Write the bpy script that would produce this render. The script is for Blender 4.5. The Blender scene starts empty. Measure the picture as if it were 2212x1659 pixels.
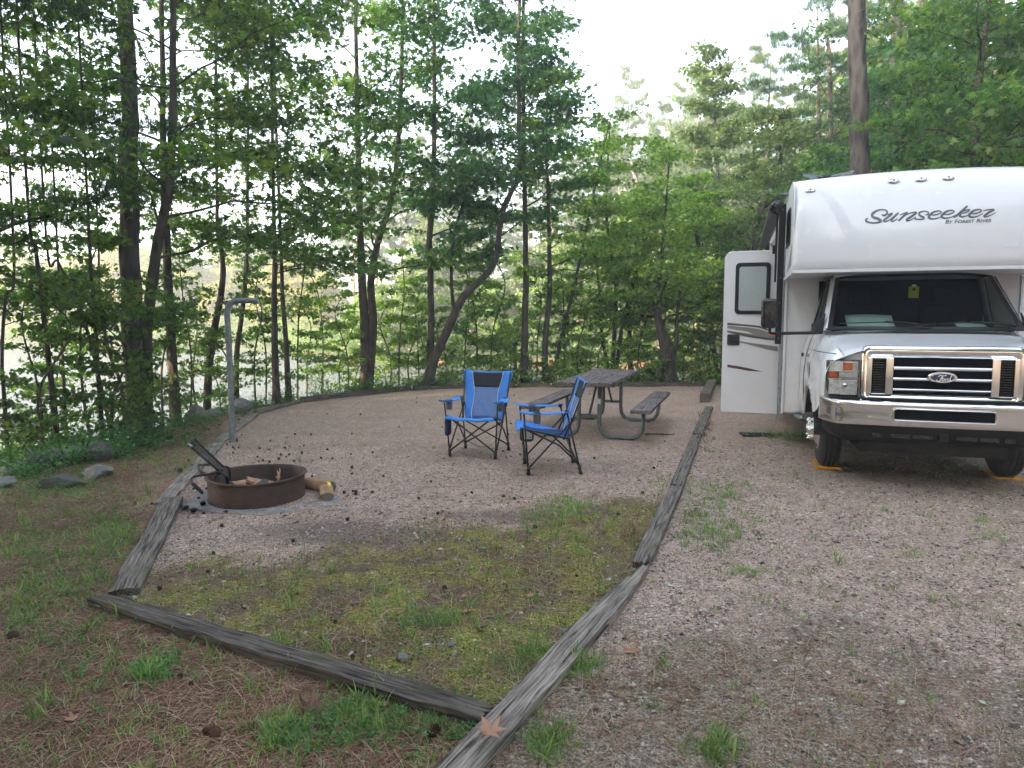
import bpy, bmesh, math, random
import numpy as np
from mathutils import Vector, Matrix, noise as mnoise
PI = math.pi
rnd = random.Random(7)
RG = np.random.default_rng(11)
SC = bpy.context.scene
COL = SC.collection

# ------------------------------------------------------------------ camera maths (photo pixel -> world point)
CAMH = 1.55
PITCH = math.atan(139.5/1475)
def ray(x, y):
    a = (x-1106)/1475; b = -(y-829.5)/1475
    return (a, math.cos(PITCH)+b*math.sin(PITCH), -math.sin(PITCH)+b*math.cos(PITCH))
def G(x, y, z=0.0):
    d = ray(x, y); t = (z-CAMH)/d[2]
    return (d[0]*t, d[1]*t, z)
def at(x, y, Y):
    d = ray(x, y); t = Y/d[1]
    return (d[0]*t, Y, CAMH+d[2]*t)

# ------------------------------------------------------------------ object helpers
def tag(o, label=None, cat=None, group=None, kind=None):
    if label: o['label'] = label
    if cat: o['category'] = cat
    if group: o['group'] = group
    if kind: o['kind'] = kind
    return o
def empty(name, loc=(0, 0, 0), rz=0.0, parent=None):
    o = bpy.data.objects.new(name, None); COL.objects.link(o)
    o.location = loc; o.rotation_euler = (0, 0, rz); o.empty_display_size = .2
    if parent: o.parent = parent
    return o
def link(name, me, mat=None, parent=None, smooth=None):
    if mat is not None:
        me.materials.clear()
        for m in (mat if isinstance(mat, (list, tuple)) else [mat]): me.materials.append(m)
    if smooth is not None:
        me.polygons.foreach_set('use_smooth', [smooth]*len(me.polygons))
    o = bpy.data.objects.new(name, me); COL.objects.link(o)
    if parent: o.parent = parent
    return o
def fastmesh(name, V, F):
    """V (n,3) F (m,k) uniform polygons"""
    me = bpy.data.meshes.new(name)
    V = np.ascontiguousarray(V, dtype=np.float32); F = np.ascontiguousarray(F, dtype=np.int32)
    me.vertices.add(len(V)); me.vertices.foreach_set('co', V.ravel())
    k = F.shape[1]
    me.loops.add(F.size); me.loops.foreach_set('vertex_index', F.ravel())
    me.polygons.add(len(F))
    me.polygons.foreach_set('loop_start', np.arange(0, F.size, k, dtype=np.int32))
    me.polygons.foreach_set('loop_total', np.full(len(F), k, dtype=np.int32))
    me.update(calc_edges=True)
    return me
def copy_tree(o, parent=None):
    c = o.copy(); COL.objects.link(c); c.parent = parent
    for ch in list(o.children): copy_tree(ch, c)
    return c

class MB:
    """collects shapes into one mesh"""
    def __init__(s): s.v = []; s.f = []
    def add(s, V, F):
        b = len(s.v); s.v += [tuple(p) for p in V]; s.f += [tuple(i+b for i in f) for f in F]; return s
    def box(s, x0, x1, y0, y1, z0, z1, M=None):
        V = [(x, y, z) for x in (x0, x1) for y in (y0, y1) for z in (z0, z1)]
        if M is not None: V = [M @ Vector(p) for p in V]
        return s.add(V, [(0, 1, 3, 2), (4, 6, 7, 5), (0, 4, 5, 1), (2, 3, 7, 6), (0, 2, 6, 4), (1, 5, 7, 3)])
    def tube(s, pts, r, n=8, cap=True, sx=1.0):
        pts = [Vector(p) for p in pts]; N = len(pts)
        rs = r if isinstance(r, (list, tuple)) else [r]*N
        V = []; up = None
        for i, p in enumerate(pts):
            t = (pts[min(i+1, N-1)]-pts[max(i-1, 0)]).normalized()
            if up is None:
                up = Vector((0, 0, 1)) if abs(t.z) < .9 else Vector((0, 1, 0))
            a = (up - t*up.dot(t)).normalized(); b = t.cross(a); up = a
            for k in range(n):
                w = 2*PI*k/n
                V.append(p + a*math.cos(w)*rs[i] + b*math.sin(w)*rs[i]*sx)
        F = [(i*n+k, i*n+(k+1) % n, (i+1)*n+(k+1) % n, (i+1)*n+k) for i in range(N-1) for k in range(n)]
        if cap: F += [tuple(range(n))[::-1], tuple((N-1)*n+k for k in range(n))]
        return s.add(V, F)
    def grid(s, fn, nu, nv):
        V = [fn(i/nu, j/nv) for j in range(nv+1) for i in range(nu+1)]
        F = [(j*(nu+1)+i, j*(nu+1)+i+1, (j+1)*(nu+1)+i+1, (j+1)*(nu+1)+i) for j in range(nv) for i in range(nu)]
        return s.add(V, F)
    def prism(s, poly, ext, M=None):
        """poly list of 3d points, extruded by vector ext"""
        n = len(poly); e = Vector(ext)
        V = [Vector(p) for p in poly]+[Vector(p)+e for p in poly]
        if M is not None: V = [M @ p for p in V]
        F = [tuple(range(n))[::-1], tuple(range(n, 2*n))]+[(i, (i+1) % n, n+(i+1) % n, n+i) for i in range(n)]
        return s.add(V, F)
    def lathe(s, prof, n=32, M=None, close=False):
        """prof list (r,z) around z axis"""
        V = [Vector((r*math.cos(2*PI*k/n), r*math.sin(2*PI*k/n), z)) for r, z in prof for k in range(n)]
        if M is not None: V = [M @ p for p in V]
        m = len(prof)
        F = [(i*n+k, i*n+(k+1) % n, (i+1)*n+(k+1) % n, (i+1)*n+k) for i in range(m-1) for k in range(n)]
        if close: F += [((m-1)*n+k, (m-1)*n+(k+1) % n, (k+1) % n, k) for k in range(n)]
        return s.add(V, F)
    def build(s, name, mat, parent=None, smooth=False, bevel=0, seg=2, fix=True, auto=None):
        me = bpy.data.meshes.new(name); me.from_pydata([tuple(p) for p in s.v], [], s.f)
        if fix:
            bm = bmesh.new(); bm.from_mesh(me); bmesh.ops.recalc_face_normals(bm, faces=bm.faces); bm.to_mesh(me); bm.free()
        o = link(name, me, mat, parent, smooth)
        if bevel:
            m = o.modifiers.new('bevel', 'BEVEL'); m.width = bevel; m.segments = seg; m.limit_method = 'ANGLE'; m.angle_limit = math.radians(35)
            m.harden_normals = False
        return o
def build_lr(mb, name, *a, **k):
    """one object per side (left / right of the local x axis)"""
    out = []
    for sg in (-1, 1):
        keep = [f for f in mb.f if sg*sum(mb.v[i][0] for i in f) > 0]
        ids = sorted({i for f in keep for i in f}); mp = {i: j for j, i in enumerate(ids)}
        q = MB(); q.v = [mb.v[i] for i in ids]; q.f = [tuple(mp[i] for i in f) for f in keep]
        out.append(q.build(name, *a, **k))
    return out
def rrect(x0, x1, z0, z1, r, n=5):
    """rounded rectangle outline (x,z)"""
    out = []
    for cx, cz, a0 in ((x1-r, z0+r, -PI/2), (x1-r, z1-r, 0), (x0+r, z1-r, PI/2), (x0+r, z0+r, PI)):
        for k in range(n+1):
            a = a0+PI/2*k/n; out.append((cx+r*math.cos(a), cz+r*math.sin(a)))
    return out
def smoothpath(pts, sub=6):
    P = [Vector(p) for p in pts]; out = []
    for i in range(len(P)-1):
        p0 = P[max(i-1, 0)]; p1 = P[i]; p2 = P[i+1]; p3 = P[min(i+2, len(P)-1)]
        for k in range(sub):
            t = k/sub
            out.append(.5*((2*p1)+(p2-p0)*t+(2*p0-5*p1+4*p2-p3)*t*t+(3*p1-p0-3*p2+p3)*t**3))
    out.append(P[-1]); return out

# ------------------------------------------------------------------ materials
def newmat(name):
    m = bpy.data.materials.new(name); m.use_nodes = True
    nt = m.node_tree; nt.nodes.clear()
    out = nt.nodes.new('ShaderNodeOutputMaterial')
    return m, nt, out
def nd(nt, typ, **kw):
    n = nt.nodes.new(typ)
    for k, v in kw.items():
        if k.startswith('i_'):
            key = k[2:]
            key = int(key) if key.isdigit() else key.replace('_', ' ')
            n.inputs[key].default_value = v
        else: setattr(n, k, v)
    return n
def L(nt, a, b): nt.links.new(a, b)
def ramp(nt, fac, stops, interp='LINEAR'):
    r = nt.nodes.new('ShaderNodeValToRGB'); r.color_ramp.interpolation = interp
    el = r.color_ramp.elements
    while len(el) < len(stops): el.new(.5)
    for e, (p, c) in zip(el, stops):
        e.position = p; e.color = (c, c, c, 1) if isinstance(c, (int, float)) else (*c, 1)
    L(nt, fac, r.inputs[0]); return r.outputs[0]
def mixc(nt, f, a, b, mode='MIX'):
    m = nt.nodes.new('ShaderNodeMix'); m.data_type = 'RGBA'; m.blend_type = mode
    for s, v in ((0, f), (6, a), (7, b)):
        if hasattr(v, 'is_linked') or hasattr(v, 'links'): L(nt, v, m.inputs[s])
        elif isinstance(v, (int, float)): m.inputs[s].default_value = v
        else: m.inputs[s].default_value = (*v, 1)
    return m.outputs[2]
def bump(nt, h, strength=.5, dist=.01, normal=None):
    b = nd(nt, 'ShaderNodeBump', i_Strength=strength, i_Distance=dist); L(nt, h, b.inputs['Height'])
    if normal is not None: L(nt, normal, b.inputs['Normal'])
    return b.outputs[0]
def coords(nt, kind='Object', scale=(1, 1, 1)):
    tc = nt.nodes.new('ShaderNodeTexCoord'); mp = nt.nodes.new('ShaderNodeMapping'); mp.inputs['Scale'].default_value = scale
    L(nt, tc.outputs[kind], mp.inputs[0]); return mp.outputs[0]
def noise(nt, vec, scale, detail=4, rough=.55):
    n = nd(nt, 'ShaderNodeTexNoise', i_Scale=scale, i_Detail=detail, i_Roughness=rough); L(nt, vec, n.inputs['Vector']); return n.outputs[0]
def simple(name, col, rough=.5, metal=0.0, var=.12, nscale=14, spec=.5, coat=0, bmp=0, bscale=60, kind='Object', dirt=None):
    m, nt, out = newmat(name)
    p = nd(nt, 'ShaderNodeBsdfPrincipled', i_Roughness=rough, i_Metallic=metal)
    p.inputs['Specular IOR Level'].default_value = spec; p.inputs['Coat Weight'].default_value = coat; p.inputs['Coat Roughness'].default_value = .08
    v = coords(nt, kind)
    n = noise(nt, v, nscale)
    c = ramp(nt, n, [(.3, tuple(x*(1-var) for x in col)), (.7, tuple(min(1, x*(1+var)) for x in col))])
    if dirt:
        n3 = noise(nt, v, dirt[1], 5, .7)
        c = mixc(nt, ramp(nt, n3, [(.5, 0.0), (.72, dirt[2])]), c, dirt[0])
    L(nt, c, p.inputs['Base Color'])
    n2 = noise(nt, v, nscale*2.3)
    L(nt, ramp(nt, n2, [(.2, max(0, rough-.07)), (.8, min(1, rough+.1))]), p.inputs['Roughness'])
    if bmp: L(nt, bump(nt, noise(nt, v, bscale, 5), bmp, .01), p.inputs['Normal'])
    L(nt, p.outputs[0], out.inputs[0]); return m
def leafmat(name, cols, trans=.45, rough=.5, big=.35):
    """cols: ramp over per-leaf random"""
    m, nt, out = newmat(name)
    g = nt.nodes.new('ShaderNodeNewGeometry')
    c = ramp(nt, g.outputs['Random Per Island'], [(i/(len(cols)-1), c) for i, c in enumerate(cols)])
    n = noise(nt, coords(nt, 'Object'), 1.1, 3)
    c = mixc(nt, 1.0, c, ramp(nt, n, [(.35, 1-big), (.65, 1+big*.5)]), 'MULTIPLY')
    p = nd(nt, 'ShaderNodeBsdfPrincipled', i_Roughness=rough); p.inputs['Specular IOR Level'].default_value = .35
    L(nt, c, p.inputs['Base Color'])
    t = nt.nodes.new('ShaderNodeBsdfTranslucent')
    c2 = mixc(nt, 1.0, c, (1.25, 1.45, .55), 'MULTIPLY'); L(nt, c2, t.inputs[0])
    mx = nd(nt, 'ShaderNodeMixShader', i_0=trans); L(nt, p.outputs[0], mx.inputs[1]); L(nt, t.outputs[0], mx.inputs[2])
    L(nt, mx.outputs[0], out.inputs[0]); return m
def barkmat(name, dark, light, sc=(14, 14, 2.2), rough=.9, moss=None, bs=.9):
    m, nt, out = newmat(name)
    v = coords(nt, 'Object', sc)
    n = noise(nt, v, 1.6, 6, .65)
    vo = nd(nt, 'ShaderNodeTexVoronoi', i_Scale=1.2); L(nt, v, vo.inputs['Vector'])
    h = mixc(nt, .5, n, vo.outputs['Distance'])
    c = ramp(nt, h, [(.28, dark), (.62, light)])
    if moss:
        n2 = noise(nt, coords(nt, 'Object', (3, 3, 1)), 1.5, 4)
        c = mixc(nt, ramp(nt, n2, [(.52, 0.0), (.66, .55)]), c, moss)
    p = nd(nt, 'ShaderNodeBsdfPrincipled', i_Roughness=rough); p.inputs['Specular IOR Level'].default_value = .2
    L(nt, c, p.inputs['Base Color']); L(nt, bump(nt, h, bs, .03), p.inputs['Normal'])
    L(nt, p.outputs[0], out.inputs[0]); return m
def woodmat(name, dark, light, sc=(1.6, 42, 42), crack=.8, green=None):
    """weathered timber, grain along local x"""
    m, nt, out = newmat(name)
    tc = nt.nodes.new('ShaderNodeTexCoord')
    n0 = nd(nt, 'ShaderNodeTexNoise', i_Scale=2.5, i_Detail=2.0); L(nt, tc.outputs['Object'], n0.inputs['Vector'])
    add = nd(nt, 'ShaderNodeVectorMath', operation='MULTIPLY_ADD'); L(nt, n0.outputs['Color'], add.inputs[0]); add.inputs[1].default_value = (.015, .015, .015); L(nt, tc.outputs['Object'], add.inputs[2])
    mp = nt.nodes.new('ShaderNodeMapping'); mp.inputs['Scale'].default_value = sc; L(nt, add.outputs[0], mp.inputs[0])
    v = mp.outputs[0]
    n = noise(nt, v, 2.2, 7, .62)
    n2 = noise(nt, v, 1.1, 5, .6)
    c = ramp(nt, n, [(.36, dark), (.5, tuple((a+b)/2 for a, b in zip(dark, light))), (.62, light)])
    ck = ramp(nt, n2, [(.36, .28), (.42, 1.0)])
    c = mixc(nt, crack, c, ck, 'MULTIPLY')
    big = noise(nt, tc.outputs['Object'], 3.0, 4)
    c = mixc(nt, 1.0, c, ramp(nt, big, [(.3, .72), (.7, 1.15)]), 'MULTIPLY')
    if green: c = mixc(nt, ramp(nt, noise(nt, tc.outputs['Object'], 5.5, 5), [(.56, 0.0), (.7, .5)]), c, green)
    p = nd(nt, 'ShaderNodeBsdfPrincipled', i_Roughness=.9); p.inputs['Specular IOR Level'].default_value = .2
    L(nt, c, p.inputs['Base Color'])
    b = bump(nt, ck, .6, .006, bump(nt, n, .9, .008)); L(nt, b, p.inputs['Normal'])
    L(nt, p.outputs[0], out.inputs[0]); return m
def glassmat(name, tint, gl=.05, base=.06):
    m, nt, out = newmat(name)
    t = nt.nodes.new('ShaderNodeBsdfTransparent'); t.inputs[0].default_value = (*tint, 1)
    g = nt.nodes.new('ShaderNodeBsdfGlossy'); g.inputs['Roughness'].default_value = gl
    lw = nd(nt, 'ShaderNodeLayerWeight', i_Blend=.25)
    f = ramp(nt, lw.outputs['Facing'], [(0.0, base), (.6, base*1.4), (1.0, .75)])
    mx = nt.nodes.new('ShaderNodeMixShader'); L(nt, f, mx.inputs[0]); L(nt, t.outputs[0], mx.inputs[1]); L(nt, g.outputs[0], mx.inputs[2])
    L(nt, mx.outputs[0], out.inputs[0]); return m
M = {}
M['white'] = simple('white gelcoat', (.72, .735, .77), .22, var=.015, nscale=3, coat=.5, dirt=((.62, .60, .55), 2.5, .22))
M['white_matte'] = simple('white panel', (.69, .70, .725), .4, var=.02, nscale=4, dirt=((.55, .52, .46), 3, .25))
M['paint'] = simple('white car paint', (.72, .735, .76), .18, var=.01, nscale=3, coat=.9)
M['chrome'] = simple('chrome', (.82, .82, .83), .06, 1.0, var=.03, nscale=9)
M['black'] = simple('black plastic', (.010, .010, .011), .5, var=.2, spec=.3)
M['gloss_black'] = simple('black gloss', (.012, .012, .014), .22, var=.2)
M['rubber'] = simple('rubber', (.02, .02, .021), .8, var=.3, bmp=.2)
M['interior'] = simple('dark interior', (.006, .006, .007), .9, var=.3, spec=.1)
M['grey'] = simple('grey decal', (.22, .215, .20), .35, var=.04)
M['grey_light'] = simple('light grey decal', (.68, .70, .74), .3, var=.02)
M['olive'] = simple('dark taupe decal', (.07, .065, .055), .35, var=.1)
M['maroon'] = simple('maroon decal', (.07, .012, .015), .35, var=.1)
M['logo'] = simple('logo grey', (.10, .11, .14), .3, var=.35, nscale=9)
M['logo_edge'] = simple('logo dark edge', (.03, .035, .05), .3, var=.2)
M['navy_badge'] = simple('badge blue', (.008, .018, .07), .25, var=.1, coat=.6)
M['amber'] = simple('amber lens', (.65, .10, .015), .15, var=.1, coat=.6)
M['red_lens'] = simple('red orange lens', (.70, .07, .02), .15, var=.1, coat=.6)
M['lens'] = simple('clear lamp reflector', (.62, .65, .67), .12, .8, var=.3, nscale=30, bmp=.6, bscale=90)
M['glass'] = glassmat('tinted glass', (.48, .58, .54), .03, .04)
M['side_glass'] = glassmat('dark side glass', (.25, .28, .28), .03, .08)
M['lampglass'] = glassmat('lamp cover', (.93, .94, .95), .02, .08)
M['frost'] = simple('frosted rain glass', (.36, .41, .40), .35, var=.12, nscale=60, bmp=.5, bscale=120)
M['yellow'] = simple('yellow plastic', (.50, .23, .01), .6, var=.12)
M['tag_yellow'] = simple('yellow card', (.75, .62, .03), .6, var=.05)
M['paper'] = simple('paper', (.70, .78, .74), .7, var=.12, nscale=40)
M['awning'] = simple('awning cloth', (.075, .078, .085), .7, var=.25, nscale=18)
M['galv'] = simple('galvanised steel', (.22, .25, .27), .5, .55, var=.22, nscale=24, bmp=.15)
M['tube_grey'] = simple('grey green frame tube', (.10, .125, .12), .5, .35, var=.25, nscale=20, dirt=((.09, .06, .04), 6, .4))
M['blackmetal'] = simple('black powder coated tube', (.014, .016, .018), .35, .2, var=.2)
M['blue'] = simple('blue polyester', (.045, .215, .62), .75, var=.12, nscale=8, bmp=.35, bscale=14)
M['bluemesh'] = simple('blue grey mesh cloth', (.13, .21, .40), .85, var=.12, nscale=60, bmp=.35, bscale=180)
M['navy'] = simple('navy cloth', (.012, .035, .10), .8, var=.15, bmp=.3, bscale=30)
M['blackcloth'] = simple('black cloth', (.011, .014, .022), .8, var=.2, bmp=.3, bscale=30)
M['piping'] = simple('white piping', (.72, .74, .78), .6, var=.04)
M['rust'] = simple('rusty fire ring steel', (.075, .045, .035), .75, .25, var=.45, nscale=4, bmp=.4, bscale=70, dirt=((.022, .019, .018), 2.2, .8))
M['soot'] = simple('sooty iron', (.018, .019, .022), .45, .5, var=.4, nscale=16, bmp=.5, bscale=60)
M['rock'] = simple('grey rock', (.17, .165, .15), .9, var=.4, nscale=7, bmp=.8, bscale=22, dirt=((.07, .09, .04), 4, .5))
M['rock_dark'] = simple('dark rock', (.07, .068, .064), .9, var=.4, nscale=7, bmp=.8, bscale=22)
M['slab'] = simple('ash grey concrete', (.25, .24, .24), .9, var=.2, nscale=12, bmp=.6, bscale=90, dirt=((.10, .09, .09), 5, .8))
M['cutwood'] = simple('split firewood', (.36, .21, .12), .85, var=.3, nscale=12, bmp=.5, bscale=50)
M['logbark'] = barkmat('firewood bark', (.05, .035, .025), (.18, .12, .08), (20, 20, 20))
M['endgrain'] = simple('grey end grain', (.13, .11, .09), .9, var=.3, nscale=24, bmp=.5, bscale=80)
M['seedball'] = simple('dark brown seed ball', (.045, .022, .016), .9, var=.4, nscale=60)
M['cone'] = simple('pine cone', (.10, .05, .03), .85, var=.4, nscale=60)
M['deadleaf'] = simple('dead leaf tan', (.36, .19, .12), .7, var=.2, nscale=20)
M['deadleaf_dark'] = simple('dead leaf brown', (.13, .06, .035), .7, var=.3, nscale=20)
M['deadleaf_orange'] = simple('dead leaf orange', (.50, .20, .03), .7, var=.2, nscale=20)
M['timber'] = woodmat('weathered grey timber', (.05, .042, .037), (.25, .215, .185), green=(.10, .11, .05))
M['timber_dark'] = woodmat('dark weathered timber', (.03, .024, .021), (.17, .145, .125), green=(.07, .08, .03))
M['timber_pale'] = woodmat('pale weathered timber', (.085, .072, .063), (.36, .315, .27))
M['tablewood'] = woodmat('table planks', (.07, .058, .056), (.235, .20, .19), sc=(1.5, 22, 22), crack=.5)
M['bark'] = barkmat('hardwood bark', (.022, .018, .015), (.085, .07, .058), (10, 10, 3), moss=(.05, .06, .035))
M['bark_pine'] = barkmat('pine bark', (.022, .018, .017), (.095, .083, .076), (9, 9, 2.6), bs=1.0)
M['bark_grey'] = barkmat('grey bark', (.06, .055, .05), (.16, .15, .135), (9, 9, 4), bs=.5)
M['bark_far'] = barkmat('sunlit far pine bark', (.10, .07, .05), (.26, .18, .12), (4, 4, 1), bs=.4)  # low sun's warmth painted into the distant trunk colour
M['leaf_dark'] = leafmat('dark sweetgum leaves', [(0.032, 0.066, 0.026), (0.065, 0.126, 0.035), (0.101, 0.177, 0.048), (0.182, 0.206, 0.048)], .6)
M['leaf_mid'] = leafmat('mid green leaves', [(0.055, 0.118, 0.040), (0.082, 0.177, 0.056), (0.128, 0.235, 0.063), (0.218, 0.281, 0.079)], .6)
M['leaf_fresh'] = leafmat('fresh green leaves', [(0.082, 0.177, 0.032), (0.146, 0.266, 0.048), (0.237, 0.368, 0.063), (0.365, 0.443, 0.079)], .5)
M['leaf_blue'] = leafmat('blue green leaves', [(0.040, 0.104, 0.056), (0.065, 0.155, 0.079), (0.091, 0.206, 0.095), (0.146, 0.235, 0.111)], .6)
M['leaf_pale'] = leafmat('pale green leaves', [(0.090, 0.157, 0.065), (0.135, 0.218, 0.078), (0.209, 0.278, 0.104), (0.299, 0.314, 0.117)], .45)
M['leaf_sun_tint'] = leafmat('sun tinted far leaves', [(0.179, 0.206, 0.039), (0.284, 0.278, 0.052), (0.419, 0.351, 0.078), (0.508, 0.339, 0.078)], .5)  # low sun's yellow painted into the far shore leaf colour
M['needles'] = leafmat('pine needles on tree', [(0.026, 0.072, 0.033), (0.046, 0.111, 0.046), (0.072, 0.156, 0.058)], .3, .6)
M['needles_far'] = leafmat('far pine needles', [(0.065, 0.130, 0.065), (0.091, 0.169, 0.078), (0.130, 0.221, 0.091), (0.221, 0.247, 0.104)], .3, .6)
M['plant'] = leafmat('low plant leaves', [(0.039, 0.130, 0.033), (0.065, 0.195, 0.046), (0.117, 0.286, 0.065)], .4)
M['grass'] = leafmat('grass blades', [(.08, .17, .035), (.14, .26, .06), (.22, .35, .09), (.33, .36, .15)], .35, big=.3)
M['grass_dry'] = leafmat('dry grass blades', [(.20, .14, .07), (.27, .20, .10), (.17, .10, .05)], .2)
M['litter'] = leafmat('fallen pine needles', [(.09, .034, .02), (.20, .088, .052), (.33, .18, .11), (.50, .37, .27)], .1, .75, big=.2)
M['moss'] = leafmat('moss tips', [(.08, .09, .02), (.13, .135, .03), (.18, .175, .04)], .2, .9, big=.3)
M['stones'] = leafmat('gravel stones', [(.05, .043, .04), (.15, .12, .105), (.27, .215, .185), (.20, .145, .12), (.34, .295, .26), (.55, .51, .47)], 0.0, .85, big=.05)
EXPOSURE = 3.05; HAZE = 0.0036
# ------------------------------------------------------------------ terrain
LAKE = [(-60, -40), (-38, -8), (-24, 7), (-14, 9.0), (-9.5, 6.5), (-7.5, 6.2), (-7.1, 8), (-7.2, 11), (-6.6, 14), (-5.2, 16.6), (-2.5, 18.2), (2, 18.6), (5, 19), (8, 20), (11, 24), (12, 29), (11, 34), (8, 37), (2, 39.5), (-5, 42), (-12, 45), (-18, 56), (-30, 67), (-70, 71), (-240, 80), (-240, -40)]  # left headland added out of view to hold the shading trees
def polydist(X, Y, poly):
    """signed distance, negative inside"""
    P = np.array(poly, float); Q = np.roll(P, -1, 0)
    best = np.full(X.shape, 1e9); ins = np.zeros(X.shape, bool)
    for (x0, y0), (x1, y1) in zip(P, Q):
        dx, dy = x1-x0, y1-y0; l2 = dx*dx+dy*dy+1e-12
        t = np.clip(((X-x0)*dx+(Y-y0)*dy)/l2, 0, 1)
        best = np.minimum(best, np.hypot(X-(x0+t*dx), Y-(y0+t*dy)))
        c = ((y0 > Y) != (y1 > Y)) & (X < (x1-x0)*(Y-y0)/((y1-y0) if y1 != y0 else 1e-9)+x0)
        ins ^= c
    return np.where(ins, -best, best)
def wob(X, Y, f=1.0, s=0.0):
    return (np.sin(X*1.7*f+s)*np.cos(Y*2.1*f-s*1.3)+.6*np.sin(X*3.9*f+Y*2.7*f+s*2)+.4*np.cos(X*7.3*f-Y*6.1*f+s))/2.0
WATER_Z = -1.25
def terrain(X, Y):
    d = polydist(X, Y, LAKE)
    far = np.clip((Y-26)/6, 0, 1)*np.clip((Y-22), 0, 1)
    far = np.maximum(far, 0)
    near = np.minimum(0.0, -1.3+.72*d) ; near = np.where(d > 1.0, near-.12*np.exp(-(np.maximum(d-1.8, 0))/.5)*1.0, near)
    near = near + .05*np.clip(d-2.2, 0, 1)*0
    farz = -1.3+np.minimum(.62*d, .75)+.035*np.clip(d-1, 0, 60)
    z = near*(1-far)+farz*far
    zi = -1.3+.35*d
    z = np.where(d < 0, np.maximum(zi, -3), z)
    # gentle unevenness
    z = z+np.where(d > 0, .012*wob(X, Y, .9)+.02*wob(X, Y, .35, 2)*np.clip((Y-16)/4, 0, 1), 0)
    return z, d
PAD = [(-2.2, 3.6), (-2.93, 5.7), (-3.72, 8.6), (-4.2, 10.9), (-4.15, 12.2), (-3.6, 13.5), (-2.1, 15.2), (0, 15.75), (2.4, 15.9), (4.73, 15.98), (3.5, 12.3), (2.36, 8.7), (1.49, 5.9), (.8, 4.05), (-.1, 2.5)]
def mossline(X): return np.interp(X, [-2.4, -2.2, -1.4, -.6, .15, .7, 1.3], [3.7, 4.0, 4.45, 4.9, 5.45, 5.75, 6.0])
def zones(X, Y):
    dp = polydist(X, Y, PAD)
    w = wob(X, Y, 1.6, 1.0)*.22
    inpad = dp < 0
    ml = mossline(X)
    moss = np.where(inpad, np.clip((ml-Y+w*1.6)/1.3+.42, 0, .86), 0)
    right = (~inpad) & (X > np.interp(Y, [0, 2.5, 4.05, 5.9, 8.7, 12.3, 16], [-.9, -.1, .8, 1.49, 2.36, 3.5, 4.73]))
    # driveway
    dirt = np.where(right, np.clip((3.9+.12*(X-2)-Y+w*2.5)/2.6+.25, 0, .8), 0)*np.clip((3.3-X+w*2)/3+.35, .0, 1)
    drymat = np.where(right, np.clip((3.35-Y+w*2)/.5, 0, 1)*np.clip((1.9-X+w)/.8, 0, 1), 0)
    left = (~inpad) & (~right)
    litter = np.where(left, .85, 0)*(1-np.clip((Y-20)/4, 0, 1))
    gside = np.where(left, np.clip(1-(dp-.15)/.7+w, 0, 1)*np.clip((Y-4.6)/1.2, 0, 1), 0)*.75
    gravel = np.where(inpad, 1-moss*.85, np.where(right, 1-.8*np.maximum(dirt, drymat), gside))
    # beyond driveway/woods
    woods = np.clip((Y-17.5-.15*X)/2, 0, 1)
    gravel = gravel*(1-woods); litter = np.maximum(litter*(1-gside*.8), drymat*.9)
    ash = np.exp(-(((X+1.35)/.55)**2+((Y-4.9)/.28)**2))+.9*np.exp(-(((X+.9)/.35)**2+((Y-4.72)/.2)**2))+.7*np.exp(-(((X+.1)/.5)**2+((Y-5.3)/.2)**2))+.9*np.exp(-(((X+2.6)/.35)**2+((Y-5.55)/.25)**2))
    return gravel, moss, litter, dirt, np.clip(ash, 0, 1), inpad, right, left, dp
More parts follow.
